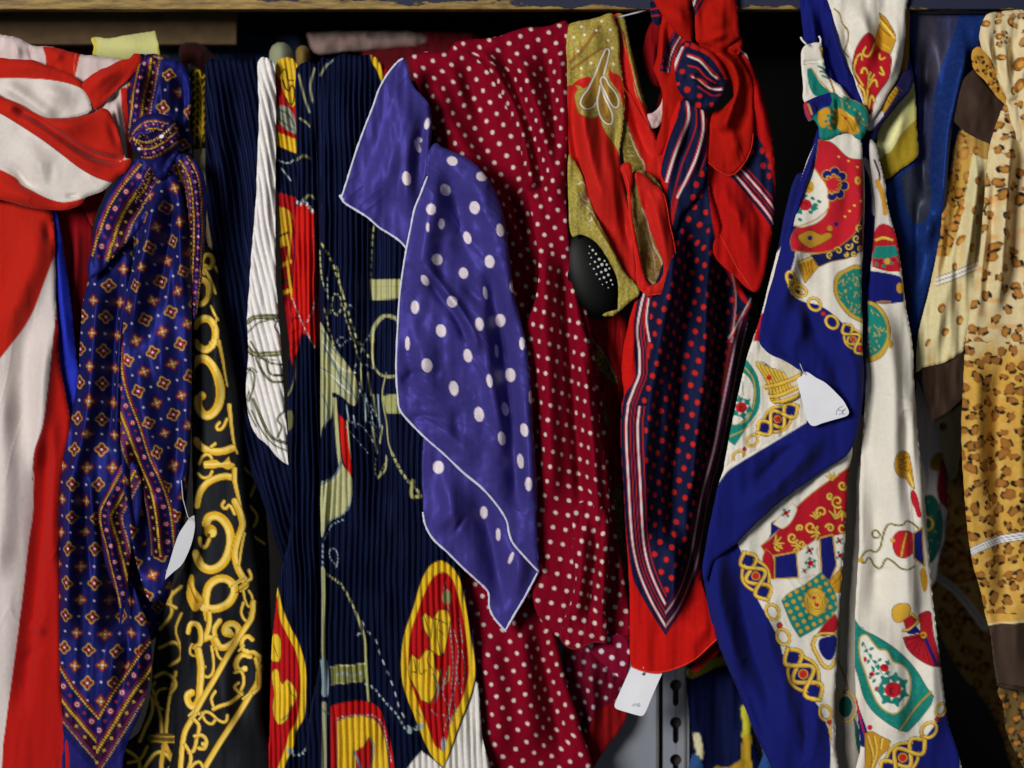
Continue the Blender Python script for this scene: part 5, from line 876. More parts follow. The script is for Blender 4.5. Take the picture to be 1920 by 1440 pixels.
for r_, c_ in ((26, BL),):
    for k in range(6):
        a = math.radians(-130+k*46); p.disc(1562+19*math.cos(a), 346+23*math.sin(a), 9.5, 'c9a23a'); 
    for k in range(6):
        a = math.radians(-130+k*46); p.disc(1562+19*math.cos(a), 346+23*math.sin(a), 8, BL); p.disc(1560+13*math.cos(a), 346+16*math.sin(a), 4, 'c9a23a'); p.disc(1560+12*math.cos(a), 346+15*math.sin(a), 2.4, RR)
p.disc(1556, 346, 8, 'c02430', 10); p.disc(1606, 340, 6, 'c9a23a', 8); p.disc(1606, 340, 2.4, 'c02430'); p.disc(1516, 350, 11, 'd0a032', 12); p.line('1508,346 1522,356', 1.4, '6a4a14')
rose(p, 1510, 384, 12, 3, 2.4); 
for x, y in ((1524, 372), (1530, 384), (1520, 398), (1536, 378), (1526, 392), (1500, 412)): p.disc(x, y, 4.4, TE, 3, 30)
for x, y in ((1572, 294), (1590, 302), (1606, 314), (1612, 378), (1600, 386), (1592, 396), (1584, 406)): p.disc(x, y, 2.6, 'e0bb4a', 2)
p.poly('1496,446 1508,436 1520,432 1540,440 1552,436 1560,442 1548,452 1528,462 1516,464', 'b98a2c', ol='5a1a10'); p.disc(1519, 446, 4.6, '1d2a66'); p.disc(1568, 420, 4.4, '1d2a66'); p.disc(1556, 428, 5, 'b98a2c')
p.poly('1520,478! 1560,470 1600,440 1616,400! 1616,470! 1590,484 1560,490 1536,500!', '1a1f4a', ol='b98a2c')
for x, y, r in ((1556, 478, 6), (1572, 470, 7), (1590, 462, 7), (1604, 448, 7), (1610, 428, 7), (1600, 476, 5), (1612, 466, 5), (1586, 478, 4)): scroll(p, x, y, r, x*7 % 360, 1, 2.4)
p.poly('1494,492! 1520,482! 1534,500! 1518,520! 1510,530!', 'c8932a', ol='3a2606'); 
for k in range(4): p.line(f'{1500+k*7},{494-k*2} {1508+k*5},{516-k*2}', 1.2, '6a4a14')
p.line('1496,494 1522,484', 3, 'f0d468'); p.line('1486,470 1530,474 1566,470', 1.6, 'b98a2c')
p.poly('1584,506 1600,498 1614,500 1620,540 1620,606! 1606,600 1590,590 1574,570 1564,548 1564,526 1572,512', 'c9a23a', ol='5a400c'); p.poly('1588,510 1602,504 1624,506! 1624,600! 1600,590 1586,576 1572,556 1570,530 1578,516', TE)
rg = np.random.RandomState(3)
for k in range(60):
    x, y = 1572+rg.rand()*46, 508+rg.rand()*84
    if ((x-1600)/29)**2+((y-550)/44)**2 < 1: p.line(np.array([(x, y), (x+rg.randn()*2, y+3)]), 1.6, 'c9a23a')
chainlink(p, 1488, 534, 62, .55, 'knot'); p.ring(1482, 526, 8, 16, -20, 4.5); p.ring(1500, 544, 14, 9, 30, 4.5)
for x, y, a, kd in ((1528, 570, 50, 'ring'), (1544, 588, 0, 'bead'), (1560, 604, 50, 'ring'),): chainlink(p, x, y, a, .85, kd)
chainlink(p, 1600, 636, 58, .72, 'knot'); p.disc(1613, 654, 5, 'c8302a')
for x, y, a, kd in ((1356, 894, -55, 'ring'), (1372, 872, -50, 'ring'),): pass
p.crease(2., 60, 14, 60, 4); p.fold('1560,260 1566,340 1560,430', 7, 22); p.fold('1600,270 1606,400 1600,520', 8, 14); p.fold('1500,430 1480,520 1462,600', 10, 14); p.fold('1486,500 1520,600 1560,690', -7, 18); p.fold('1500,540 1500,620 1480,670', 7, 14); p.fold('1580,620 1600,700 1600,790', 9, 16); p.fold('1540,640 1580,720 1590,800', -7, 18)
p.fold('1560,800 1500,860 1440,920 1380,970', 9, 20); p.fold('1500,810 1450,880 1390,930', -8, 16); p.fold('1520,840 1480,830 1440,860', 5, 12)
p.fold('1424,640 1452,662 1500,684', 5, 8)
p.done('front_sheet', Z, COTTON)
# lower left sheet with the blue border hanging as a point
p = Panel('1350,950/4 1330,990 1324,1030 1321,1060/10 1322,1100 1332,1150 1346,1200 1364,1246 1384,1290 1400,1330 1420,1380 1444,1430 1460,1475 1566,1475 1568,1400 1566,1320 1570,1240 1574,1160 1580,1080 1586,1000 1590,900 1592,820 1540,850 1440,930', 4, WC2, roll=13, seed=119, wr=(3.5, 34, 120))
p.poly('1300,930! 1400,930! 1378,1010! 1392,1040 1404,1090 1424,1130 1440,1160 1460,1200 1470,1236 1490,1270 1510,1300 1530,1318 1546,1350 1556,1380 1556,1480! 1300,1480!', BL)
p.poly('1428,1024! 1450,1006 1470,980 1500,946 1540,912 1600,872! 1600,1012! 1572,1004 1540,1008 1510,1028 1480,1036 1452,1040! 1440,1040', 'b01c2a', ol='b98a2c', ow=2)
p.poly('1428,1024! 1444,1004 1446,980! 1460,974 1466,984 1446,1006', BL); p.poly('1450,982! 1486,944! 1494,956 1470,990', WC2, ol='b98a2c'); rose(p, 1474, 962, 5, 4, 1)
for x, y, r, a in ((1520, 988, 12, 0), (1540, 960, 11, 120), (1570, 940, 12, 60), (1556, 990, 8, 200), (1486, 1008, 10, 30), (1580, 990, 12, 300), (1460, 1024, 8, 90), (1504, 1020, 7, 20), (1580, 910, 9, 10), (1556, 930, 6, 70), (1500, 990, 6, 150)): scroll(p, x, y, r, a, 1.1, 4.4)
for x, y, r, a in ((1452, 1020, 14, -20), (1536, 1000, 13, 180), (1566, 972, 15, -70), (1580, 960, 12, 80), (1500, 1024, 12, 170), (1530, 972, 10, -90), (1560, 900, 12, -90)): acanth(p, x, y, r, a)
p.poly('1436,1030! 1448,1042 1452,1070 1450,1086! 1440,1080 1430,1050', RR, ol='b98a2c'); p.poly('1454,1044! 1492,1036! 1496,1082! 1454,1084!', BL, ol='c9a23a', ow=2.6); p.poly('1500,1034! 1530,1012! 1536,1076! 1500,1084!', WC2, ol='b9b4a6'); rose(p, 1520, 1056, 6, 5, 2); rose(p, 1518, 1032, 4.5, 4, 1); rose(p, 1508, 1070, 3, 4, 1)
p.poly('1538,1010! 1560,1004! 1568,1060! 1556,1088! 1542,1080!', BL, ol='c9a23a', ow=3); p.poly('1566,1004! 1590,1000! 1590,1050! 1570,1064!', WC2); rose(p, 1576, 1042, 5, 4, 1); rose(p, 1574, 1014, 4, 4, 1); p.poly('1556,1090! 1580,1062! 1580,1110! 1562,1112!', 'c8932a', ol='5a400c'); p.line('1562,1096 1578,1080', 1.4, '5a400c')
sq = '1466,1126! 1480,1112 1510,1096! 1540,1074! 1552,1088 1568,1120 1569,1140! 1556,1160 1530,1178 1500,1195! 1484,1170 1474,1146'; p.poly(sq, TE, ol='5a6a3a'); m = msk(p, sq)
du, dv, i, j = p.lattice(p.X, p.Y, 14, 14, 62, False); p.mix(np.s_[:], np.clip(.5-(np.hypot(du, dv)-3.9)/1.3, 0, 1)*m, 'd0a032'); p.poly('1512,1112 1522,1104 1534,1104 1544,1112 1550,1126 1548,1140 1536,1152 1522,1152 1512,1140 1508,1126', 'd8a93a', ol='8a6420'); p.ring(1530, 1128, 14, 17, -20, 2.); p.disc(1526, 1121, 3.4, 'b02030'); p.disc(1532, 1134, 3.4, 'b02030'); p.line('1530,1118 1528,1136', 1.2, '6a4a14')
p.poly('1532,1190! 1546,1170 1566,1152! 1574,1170! 1566,1184 1546,1192', 'b01c2a', ol='8a6a20'); p.gold('1528,1194 1540,1188 1560,1188 1574,1190', 4); p.gold('1528,1196 1524,1210 1532,1228 1544,1248 1556,1252 1566,1238', 6); p.poly('1536,1200 1550,1194 1568,1194 1568,1216 1560,1236 1548,1236 1536,1218', BL); 
chainlink(p, 1417, 1080, 64, 1.08, 'knot'); chainlink(p, 1448, 1147, 60, 1.0); chainlink(p, 1461, 1172, 0, 1.2, 'bead'); chainlink(p, 1468, 1194, 60, 1.); chainlink(p, 1506, 1264, 58, 1.22, 'knot'); chainlink(p, 1547, 1336, 66, .95); chainlink(p, 1555, 1354, 0, 1, 'bead'); p.gold('1556,1362 1556,1374 1560,1388', 5, .6)
p.crease(2.4, 80, 18, 55, 7); p.fold('1352,1000 1346,1100 1366,1200 1400,1300', 9, 16); p.fold('1390,1040 1390,1130 1420,1240 1460,1340', -8, 18); p.fold('1440,1100 1440,1200 1470,1300 1500,1420', 6, 20); p.fold('1530,1260 1530,1340 1520,1440', 6, 16); p.fold('1440,1420 1420,1340 1390,1270', -4, 8)
p.fold('1500,1330 1512,1380 1500,1440', -5, 10); p.done('corner_sheet', Z, COTTON); p.hem('1322,1040 1321,1080 1332,1150 1346,1200 1364,1246 1384,1290 1400,1330 1420,1380 1444,1430 1460,1472', 1.6, '171b5c', Z)
# inner sheet: cream greyed and motifs darkened, shade put into the dye
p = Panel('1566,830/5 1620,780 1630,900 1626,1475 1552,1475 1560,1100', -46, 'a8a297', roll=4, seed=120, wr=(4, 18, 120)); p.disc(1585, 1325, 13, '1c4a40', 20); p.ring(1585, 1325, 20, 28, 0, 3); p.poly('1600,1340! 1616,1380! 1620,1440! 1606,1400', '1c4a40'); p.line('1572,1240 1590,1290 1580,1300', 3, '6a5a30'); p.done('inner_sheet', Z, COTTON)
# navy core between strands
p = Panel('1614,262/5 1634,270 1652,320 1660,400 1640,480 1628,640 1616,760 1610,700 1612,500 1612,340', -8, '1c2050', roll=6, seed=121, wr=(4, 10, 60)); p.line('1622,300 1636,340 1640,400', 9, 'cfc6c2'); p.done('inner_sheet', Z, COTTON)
# right strand
p = Panel('1632,262/8 1644,272 1650,300 1660,340 1664,380 1674,420 1684,460 1692,510 1698,560 1706,610 1712,650 1714,700 1718,760 1722,820 1730,900 1738,980 1746,1080 1754,1160 1766,1260 1776,1340 1790,1475 1612,1475 1614,1400 1606,1320 1604,1240 1604,1150 1608,1080 1612,1000 1612,920 1616,860 1622,800 1626,720 1628,640 1628,560 1634,500 1640,440 1642,380 1634,320', 8, WC2, roll=15, seed=122, wr=(4, 30, 200))
p.crease(2.2, 110, 22, 85, 6); p.crease(1.6, 60, 14, 15, 16); p.fold('1650,560 1670,700 1672,860 1690,1040 1706,1200', 11, 26, 22); p.fold('1628,600 1632,760 1622,900', -8, 14); p.fold('1700,700 1712,860 1728,1040', 7, 12); p.fold('1640,900 1646,1040 1636,1180', -6, 20); p.fold('1656,1180 1670,1300 1680,1420', 7, 26); p.fold('1740,1180 1750,1300 1756,1420', 6, 14); p.fold('1690,1060 1650,1075 1620,1080', -2.5, 8)
p.fold('1700,760 1696,860', -4, 10)
p.poly('1620,250! 1650,262! 1668,400 1672,440! 1642,460! 1636,380', 'd4ccc4'); p.line('1640,300 1650,330 1646,350', 4, '3a2a30'); p.line('1646,340 1656,370 1660,400', 9, 'c8932a'); p.poly('1656,300! 1672,380 1690,470! 1676,440 1664,360', TE)
p.poly('1636,440! 1652,420 1676,430 1690,470 1688,510! 1660,508 1636,500!', RR); p.gold('1644,450 1656,446 1672,450', 5); p.poly('1642,462! 1678,460! 1684,478 1640,484', TE); rose(p, 1652, 490, 7, 4, 1); p.disc(1664, 490, 6, 'd8a93a'); rose(p, 1676, 486, 6, 3, 0); p.line('1690,480 1696,520', 5, TE)
p.poly('1620,506! 1650,510 1680,516 1690,522 1696,566! 1660,570 1620,568!', BL); p.disc(1688, 540, 7, 'c8932a', 10); p.line('1634,572 1650,566 1670,566', 3, 'b98a2c')
p.poly('1618,562! 1640,568 1656,584 1665,610 1664,636 1654,664 1640,676 1618,682!', 'c9a23a', ol='5a400c'); p.poly('1616,566! 1638,574 1652,590 1659,612 1658,636 1648,658 1636,668 1616,676!', TE); p.disc(1666, 646, 5, 'c9a23a', 8)
for k in range(44):
    x, y = 1622+rg.rand()*36, 576+rg.rand()*90
    if ((x-1620)/38)**2+((y-622)/46)**2 < 1: p.line(np.array([(x, y), (x+rg.randn()*2, y+3)]), 1.6, 'c9a23a')
p.poly('1676,856 1682,848 1694,846 1702,852 1705,866 1708,884 1712,916! 1704,908 1696,896 1686,894 1676,884 1673,870', 'c8932a', ol='5a400c')
for x, y in ((1684, 858), (1694, 864), (1686, 874), (1696, 854), (1698, 878)): p.line(ell(x, y, 5, 4, 20, 10, 0, 250), 1.5, '6a4a14')
p.line('1702,888 1710,912', 3, 'f0d468'); p.poly('1708,918 1716,926 1722,950 1722,970 1712,952 1706,936', RR)
for q in ('1613,1048 1622,1036 1632,1032 1644,1036 1652,1026 1655,1010 1660,990 1666,982 1680,984 1690,982 1696,976 1708,980 1720,990', '1613,1048 1620,1056 1630,1046 1642,1062 1652,1066 1662,1048 1672,1052 1686,1064 1700,1066 1712,1060', '1650,1008 1640,1008 1638,998 1646,996 1652,1004'): p.line(q, 3.6, '3f3c16', k=6); p.line(q, 1.8, '8f8a3a', k=6)
p.disc(1614, 1050, 5, 'c9a23a'); p.poly('1672,1010 1680,996 1694,994 1706,998 1712,1006 1712,1030 1702,1040 1688,1044 1676,1036', 'c02430', ol='6a1a18'); p.line('1696,998 1690,1020 1686,1042', 5, '7a5a1c'); p.line('1696,998 1690,1020 1686,1042', 3, 'd8a93a'); p.disc(1671, 1012, 4, 'c9a23a'); p.poly('1712,1000! 1726,990! 1732,1060! 1712,1044!', BL, ol='c9a23a', ow=3)
p.poly('1724,1070 1732,1064 1740,1090 1734,1110 1728,1100', 'c8932a')
p.poly('1672,1150 1676,1136 1688,1130 1700,1132 1704,1146 1694,1162 1680,1166', 'd8a93a', ol='5a400c'); p.poly('1692,1162! 1710,1148! 1718,1160 1712,1176 1698,1180!', RR); p.gold('1694,1182 1706,1180 1722,1164', 5); p.gold('1704,1148 1714,1156 1722,1160', 4)
p.poly('1700,1186! 1716,1172! 1728,1186! 1706,1190', BL); p.poly('1722,1152! 1740,1146 1746,1150! 1750,1190! 1764,1250! 1742,1246 1720,1234 1702,1216 1694,1196! 1710,1192 1726,1186', 'a81e28', ol='5a1018')
for k in range(6): p.line(f'{1730},{1192} {1702+k*10},{1214+k*7}', 1.3, '6a0f1a')
p.line('1734,1192 1744,1220 1756,1246', 6, BL); p.disc(1732, 1191, 6, 'c8932a'); p.disc(1732, 1191, 3, '7a5a1c'); p.line('1700,1200 1716,1196 1730,1192', 2.5, '6a0f1a')
p.poly('1600,1158! 1616,1180 1640,1192 1672,1212 1700,1236 1720,1260 1736,1288 1748,1304! 1742,1322 1722,1350 1700,1371! 1684,1366 1660,1352 1636,1332 1620,1306 1610,1270 1600,1230', TE, ol='17403a'); m = msk(p, '1600,1158! 1640,1192 1700,1236 1748,1304! 1700,1371! 1636,1332 1610,1270'); p.mix(np.s_[:], np.clip((vnoise(p.X/3, p.Y/3, 5)-.1)*3, 0, 1)*m*.5, '2f9488')
p.poly('1614,1196 1624,1192 1634,1204 1646,1218 1660,1220 1672,1240 1690,1248 1704,1266 1706,1290 1700,1312 1686,1328 1670,1334 1650,1322 1636,1296 1624,1262 1614,1230', 'ece8dc', ol='c9a23a', ow=2.6)
p.line('1684,1368 1714,1330 1744,1296', 4, '6a5a1c'); p.line('1684,1368 1714,1330 1744,1296', 2.2, 'c9a23a')
p.line('1620,1206 1628,1226 1640,1244 1652,1262 1664,1280', 1.6, TE)
for x, y in ((1618, 1208), (1624, 1220), (1634, 1216), (1632, 1230), (1640, 1240), (1648, 1236), (1636, 1252), (1644, 1262), (1652, 1252), (1638, 1276), (1660, 1256), (1628, 1240)): p.disc(x, y, 4.6, TE, 2.6, (x*37) % 180)
rose(p, 1672, 1291, 16, 7, .4); rose(p, 1656, 1250, 8, 3, 3.2); rose(p, 1634, 1264, 5, 2, 2); p.disc(1622, 1236, 3, 'c02430', 5); p.disc(1643, 1290, 3, 'c02430', 4)
p.poly('1604,1300! 1612,1330 1626,1370 1632,1400 1614,1400!', BL); p.line('1606,1310 1614,1350 1622,1380', 3, 'c02430')
p.poly('1622,1376! 1634,1372 1650,1380 1668,1388! 1664,1404 1652,1416 1640,1440 1632,1480! 1616,1480! 1622,1430', 'c8932a', ol='5a400c')
for q in ('1628,1380 1638,1420 1630,1460', '1640,1380 1644,1410 1636,1440', '1654,1384 1652,1404'): p.line(q, 2.4, 'f0d468'); p.line(q, 1, '6a4a14', off=3)
p.disc(1631, 1364, 5, 'c02430')
p.poly('1664,1480! 1680,1420 1720,1404 1736,1380 1770,1330! 1800,1330! 1800,1480!', BL)
chainlink(p, 1764, 1330, -50, .85); chainlink(p, 1755, 1347, 0, 1, 'bead'); chainlink(p, 1741, 1368, -50, 1.05); p.gold('1728,1380 1714,1394', 4); chainlink(p, 1692, 1420, -38, 1.15, 'knot')
p.done('right_strand', Z, COTTON)
# knot
p = Panel('1507,196/8 1520,186 1540,178 1562,172 1572,180 1600,186 1624,200 1628,230 1622,252 1612,262 1590,248 1570,252 1552,262 1538,258 1536,240 1526,224 1516,226', 34, TE, roll=14, seed=123, wr=(2.5, 14, 24))
p.poly('1500,196! 1520,184 1540,176 1558,172! 1558,196 1540,204 1524,220! 1510,226!', BL); p.line('1510,192 1512,206 1518,222', 6, 'b23038'); p.line('1516,196 1522,214', 4, 'c8932a')
p.poly('1534,210! 1548,202 1556,206 1552,226 1544,240 1534,226', 'c8932a'); p.poly('1572,200! 1586,210 1604,226 1612,246 1596,252 1572,240', 'c8932a')
for x, y in ((1546, 222), (1552, 232), (1560, 216), (1556, 240), (1566, 206), (1550, 210), (1562, 228)): p.disc(x, y, 4, 'c8932a', 3, x % 90)
for x, y in ((1552, 218), (1548, 228), (1556, 226)): p.disc(x, y, 3, TE)
p.poly('1578,184! 1600,188 1626,206! 1626,236! 1600,220 1582,206', TE, ol='b98a2c'); 
for x, y in ((1592, 200), (1602, 206), (1612, 214), (1618, 224), (1608, 222), (1588, 194)): p.disc(x, y, 2.2, 'c9a23a')
p.disc(1586, 222, 3, 'c02430'); p.line('1578,214 1590,228 1600,246', 1.4, '5a400c'); p.line('1586,210 1600,226 1608,244', 1.4, 'f0d468')
p.fold('1570,180 1572,215 1568,250', -9, 5, ends=14); p.fold('1550,190 1556,220 1552,250', 7, 8); p.fold('1596,196 1600,222 1598,248', 6, 8); p.fold('1520,190 1534,200 1540,220', -5, 5); p.done('knot', Z, COTTON)
# far sheet with urn and teal oval, its shadow painted in as duller dyes
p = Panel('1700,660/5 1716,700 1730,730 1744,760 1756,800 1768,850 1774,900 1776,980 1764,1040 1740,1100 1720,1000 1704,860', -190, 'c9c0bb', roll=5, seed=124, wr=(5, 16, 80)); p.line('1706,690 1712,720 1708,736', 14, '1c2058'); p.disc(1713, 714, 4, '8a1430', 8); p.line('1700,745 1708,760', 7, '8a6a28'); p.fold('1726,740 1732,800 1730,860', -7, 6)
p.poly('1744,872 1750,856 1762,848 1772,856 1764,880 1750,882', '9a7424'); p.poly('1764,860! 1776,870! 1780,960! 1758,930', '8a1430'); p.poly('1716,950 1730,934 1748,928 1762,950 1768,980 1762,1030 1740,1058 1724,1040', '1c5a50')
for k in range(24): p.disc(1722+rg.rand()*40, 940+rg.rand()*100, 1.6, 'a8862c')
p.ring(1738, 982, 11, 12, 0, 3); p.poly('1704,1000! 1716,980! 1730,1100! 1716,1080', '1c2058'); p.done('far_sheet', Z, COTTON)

# ================================================================= sheer blue scarf
O = thing('sheer_scarf', 'sheer shimmering blue scarf with a pale yellow stripe, left of the leopard scarf', 'scarf', 1770, 20, -20, GR)
p = Panel('1700,10/8 1760,12 1848,18 1840,80 1824,160 1808,240 1796,320 1784,400 1770,470 1756,540 1740,600 1720,650/3 1706,600 1700,540 1690,480 1674,410 1660,350 1670,300 1700,240 1712,160 1704,80', -120, '111c44', roll=8, seed=131, wr=(5, 16, 160)); p.done('back_layer', O, SATIN)
p = Panel('1698,90/5 1708,120 1714,154 1718,200 1720,250 1722,290 1706,306 1688,318 1668,334 1660,336! 1652,312 1644,280 1648,246 1664,212 1680,184 1690,140', -34, '24408c', roll=5, seed=132, wr=(1.5, 18, 80))
p.poly('1630,262 1660,218 1684,182 1714,154! 1730,154! 1730,345! 1640,345!', 'd8d280'); p.poly('1640,318 1670,276 1700,240 1730,214! 1730,345! 1640,360!', 'a88e2a'); p.poly('1648,280 1672,226 1690,184 1704,172 1694,228 1668,286', 'e6e2a0'); p.fold('1700,170 1684,240 1660,310', 5, 14); p.done('yellow_stripe', O, SATIN)
p = Panel('1706,16/8 1760,12 1800,16 1846,20 1842,70 1832,130 1824,180 1812,240 1800,300 1794,360 1784,410 1770,450 1756,490 1744,540 1730,590 1716,628 1706,600 1702,540 1694,490 1682,440 1668,390 1658,346/4 1672,336 1690,318 1716,298 1724,250 1722,180 1714,110', -44, '182d66', roll=10, seed=133, wr=(3, 30, 160), fine=.1)
o = '1712,20! 1800,20! 1790,60 1770,110 1756,160 1750,230 1744,300 1736,340 1728,300 1726,200 1718,100'; p.poly(o, '3a3640'); m = msk(p, o); p.mix(np.s_[:], m*.5*np.clip(vnoise(p.X/26, p.Y/110, 9)+.4, 0, 1), '24305c')
p.poly('1690,330! 1730,300! 1744,340 1740,400 1720,420 1700,390', '2a2c34'); p.mix(np.s_[:], np.clip((vnoise(p.X/2.4, p.Y/3, 5)-.1)*2, 0, 1)*.08, '4a68b0')
p.fold('1816,60 1794,150 1774,240 1764,340 1760,430', 14, 18, 12); p.fold('1740,60 1738,180 1734,300 1740,400', -10, 14); p.fold('1840,60 1822,150 1806,230', -7, 9); p.fold('1750,380 1736,430 1722,480', 8, 16); p.fold('1720,340 1722,430 1716,560', -8, 10); p.fold('1792,200 1784,300 1776,400', -8, 9)
p.done('front_layer', O, SATIN)

# ================================================================= leopard scarf
E_ = thing('leopard_scarf', 'cream and mustard leopard print scarf with dark brown bands at the far right', 'scarf', 1890, 30, 0, GR)
def leopard(p, m, step, r0, r1, seed, fill='965c28', ed='1a1a1a', inner='c58a3c', jit=.35, dark_=1., sq=1.15, ox=None):
    rg = np.random.RandomState(seed); x0, x1, y0, y1 = p.xs[0], p.xs[-1], p.ys[0], p.ys[-1]; row = 0; y = y0
    while y < y1:
        x = x0+(row % 2)*step/2
        while x < x1:
            cx, cy = x+rg.randn()*step*jit*.5, y+rg.randn()*step*jit*.5; r = r0+(r1-r0)*rg.rand(); an = rg.rand()*math.pi; w = p.win(np.array([[cx, cy], [cx+.1, cy+.1]]), r*1.9); x += step
            ph = rg.rand(6)*6.3; el = 1+.25*rg.rand(); gap = rg.rand()*6.3; gw = .4+rg.rand()*.9; al = .8+.4*rg.rand()
            if not w: continue
            X, Y = p.X[w]-cx, p.Y[w]-cy; X, Y = X*math.cos(an)+Y*math.sin(an), (-X*math.sin(an)+Y*math.cos(an))/el
            th = np.arctan2(Y, X); rr = r*(1+.14*np.sin(2*th+ph[0])+.07*np.sin(3*th+ph[1])+.04*np.sin(5*th+ph[2])); d = np.hypot(X, Y)-rr; mm = m[w] if m is not None else 1.
            p.mix(w, np.clip(.5-(d+1)/1.6, 0, 1)*mm*.95, fill); p.mix(w, np.clip(.5-(d+r*.45)/3, 0, 1)*mm*.7, inner)
            arc_ = np.clip((np.cos(th-gap)+gw-.55)*3, 0, 1)*np.clip((np.sin(3*th+ph[3])+.75)*3, 0, 1); tk = (1.5+1.5*np.clip(np.sin(2*th+ph[4]), 0, 1))*dark_
            p.mix(w, np.clip(.5+(tk-np.abs(d))/1.6, 0, 1)*arc_*mm, ed)
        y += step*.86*sq; row += 1
# shaded back layers
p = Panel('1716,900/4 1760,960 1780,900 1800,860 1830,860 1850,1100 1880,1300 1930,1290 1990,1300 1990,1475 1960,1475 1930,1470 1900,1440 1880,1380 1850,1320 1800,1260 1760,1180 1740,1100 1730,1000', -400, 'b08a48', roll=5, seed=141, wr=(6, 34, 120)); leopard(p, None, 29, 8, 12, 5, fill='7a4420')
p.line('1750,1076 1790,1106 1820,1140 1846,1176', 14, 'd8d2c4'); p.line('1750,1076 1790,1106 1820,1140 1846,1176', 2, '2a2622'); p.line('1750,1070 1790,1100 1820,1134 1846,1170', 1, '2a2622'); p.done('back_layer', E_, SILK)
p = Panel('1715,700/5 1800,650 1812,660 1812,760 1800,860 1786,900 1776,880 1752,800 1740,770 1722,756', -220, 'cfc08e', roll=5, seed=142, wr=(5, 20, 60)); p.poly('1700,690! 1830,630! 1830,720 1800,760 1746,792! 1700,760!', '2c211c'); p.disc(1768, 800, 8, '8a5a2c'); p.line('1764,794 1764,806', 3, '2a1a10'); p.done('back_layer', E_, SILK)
p = Panel('1780,330/6 1794,260 1806,240 1830,250 1856,260 1862,320 1850,420 1840,520 1820,600 1806,660! 1770,680 1732,690 1718,700! 1720,640 1728,600 1744,540 1756,480 1764,430 1768,380', -30, 'dccf9e', roll=9, seed=143, wr=(5, 18, 150))
om = '1756,480! 1776,330 1792,240! 1830,236! 1824,280 1814,340 1800,420 1780,480!'; p.poly(om, 'c29a46'); leopard(p, msk(p, om), 24, 8, 12, 9, fill='a06a34', jit=.25)
o = '1826,244 1850,262 1860,290! 1852,300 1830,290 1812,260'; p.poly(o, 'b08a48')
for x, y, a, b, g in ((1831, 340, 6, 8, 20), (1824, 395, 5, 8, 20), (1838, 372, 5, 8, 0), (1802, 395, 5, 10, 25), (1801, 450, 5, 11, 30), (1822, 464, 7, 9, 20), (1790, 500, 5, 8, 10), (1834, 410, 5, 9, 10), (1764, 578, 6, 9, 20), (1797, 556, 6, 8, 0), (1772, 622, 6, 8, 30), (1740, 642, 3, 8, 25), (1800, 600, 6, 9, 10), (1830, 282, 6, 8, 20)):
    p.disc(x, y, a, 'a8672a', b, g); p.disc(x+1, y+2, a*.5, 'd8a04c', b*.5, g); p.line(ell(x, y, a, b, g, 12, 60, 210), 1.8, '1a1a1a')
for o_ in (0, 7, 12): p.line(f'1756,{524+o_} 1790,{512+o_} 1822,{498+o_} 1850,{488+o_}', 5.5 if o_ < 12 else 1.2, 'e8e4dc' if o_ < 12 else '2a2a2a'); 
p.line('1756,528 1790,516 1822,502 1850,492', 1.4, '2a2a2a'); p.line('1756,520 1790,508 1822,494 1850,484', 1.2, '2a2a2a')
p.mix(np.s_[:], np.clip(vnoise(p.X/18, p.Y/26, 4)-.1, 0, 1)*.6, 'd8a458')
p.fold('1834,280 1820,400 1800,540', 12, 9, 12); p.fold('1850,300 1838,420 1826,560', -11, 9); p.fold('1800,300 1786,420 1760,560', -7, 9); p.fold('1780,480 1764,580 1746,680', 8, 14); p.done('side_tail', E_, SILK)
p = Panel('1720,694/4 1740,686 1770,680 1812,662/2 1820,700 1810,740 1780,770 1748,790! 1738,760', -36, '33271f', roll=4, seed=144, wr=(3, 20, 60)); p.done('brown_band', E_, SILK)
# upper pieces
p = Panel('1824,94/4 1842,88 1860,118 1878,158 1896,206! 1872,184 1846,150 1826,128', -8, 'c8953c', roll=4, seed=149, wr=(1.5, 12, 20)); leopard(p, None, 18, 4, 7, 31); p.done('loop', E_, SILK)
p = Panel('1790,200/5 1806,150 1820,134 1828,128! 1850,160 1880,190 1894,204! 1880,230 1868,256 1860,270! 1840,262 1812,248 1786,226!', -12, '3a2d26', roll=4, seed=145, wr=(2.5, 24, 40)); p.fold('1810,150 1840,200 1860,250', 5, 22); p.poly('1824,100! 1842,96 1870,150 1892,206! 1868,170 1828,130!', 'c29a46'); p.done('brown_band', E_, SILK)
p = Panel('1838,60/8 1848,30 1858,24 1880,20 1910,18 1950,22 1960,200 1930,260 1900,260 1888,200/10 1886,180 1878,170 1866,130 1856,110 1842,90', 0, 'e2cfa2', roll=10, seed=146, wr=(4, 18, 60))
leopard(p, (p.X > 1862)*(p.Y < 90)*1., 22, 5, 8, 12, inner='d0a05c', dark_=.8)
p.poly('1824,96! 1842,96 1856,120 1872,150 1892,192! 1870,160 1840,120', 'c8953c')
for x, y, a, b, g in ((1849, 44, 8, 6, 0), (1872, 40, 7, 4, -20), (1874, 68, 6, 6, 0), (1878, 108, 8, 5, 20), (1912, 120, 9, 13, 20), (1912, 160, 8, 14, 30), (1860, 130, 4, 8, -30), (1900, 170, 4, 8, 0), (1895, 40, 5, 7, 0), (1930, 60, 8, 8, 0)): p.disc(x, y, a, 'a8672a', b, g); p.disc(x+1, y+1, a*.5, 'd8a04c', b*.5, g); p.line(ell(x, y, a, b, g, 12, 60, 230), 2, '1a1a1a')
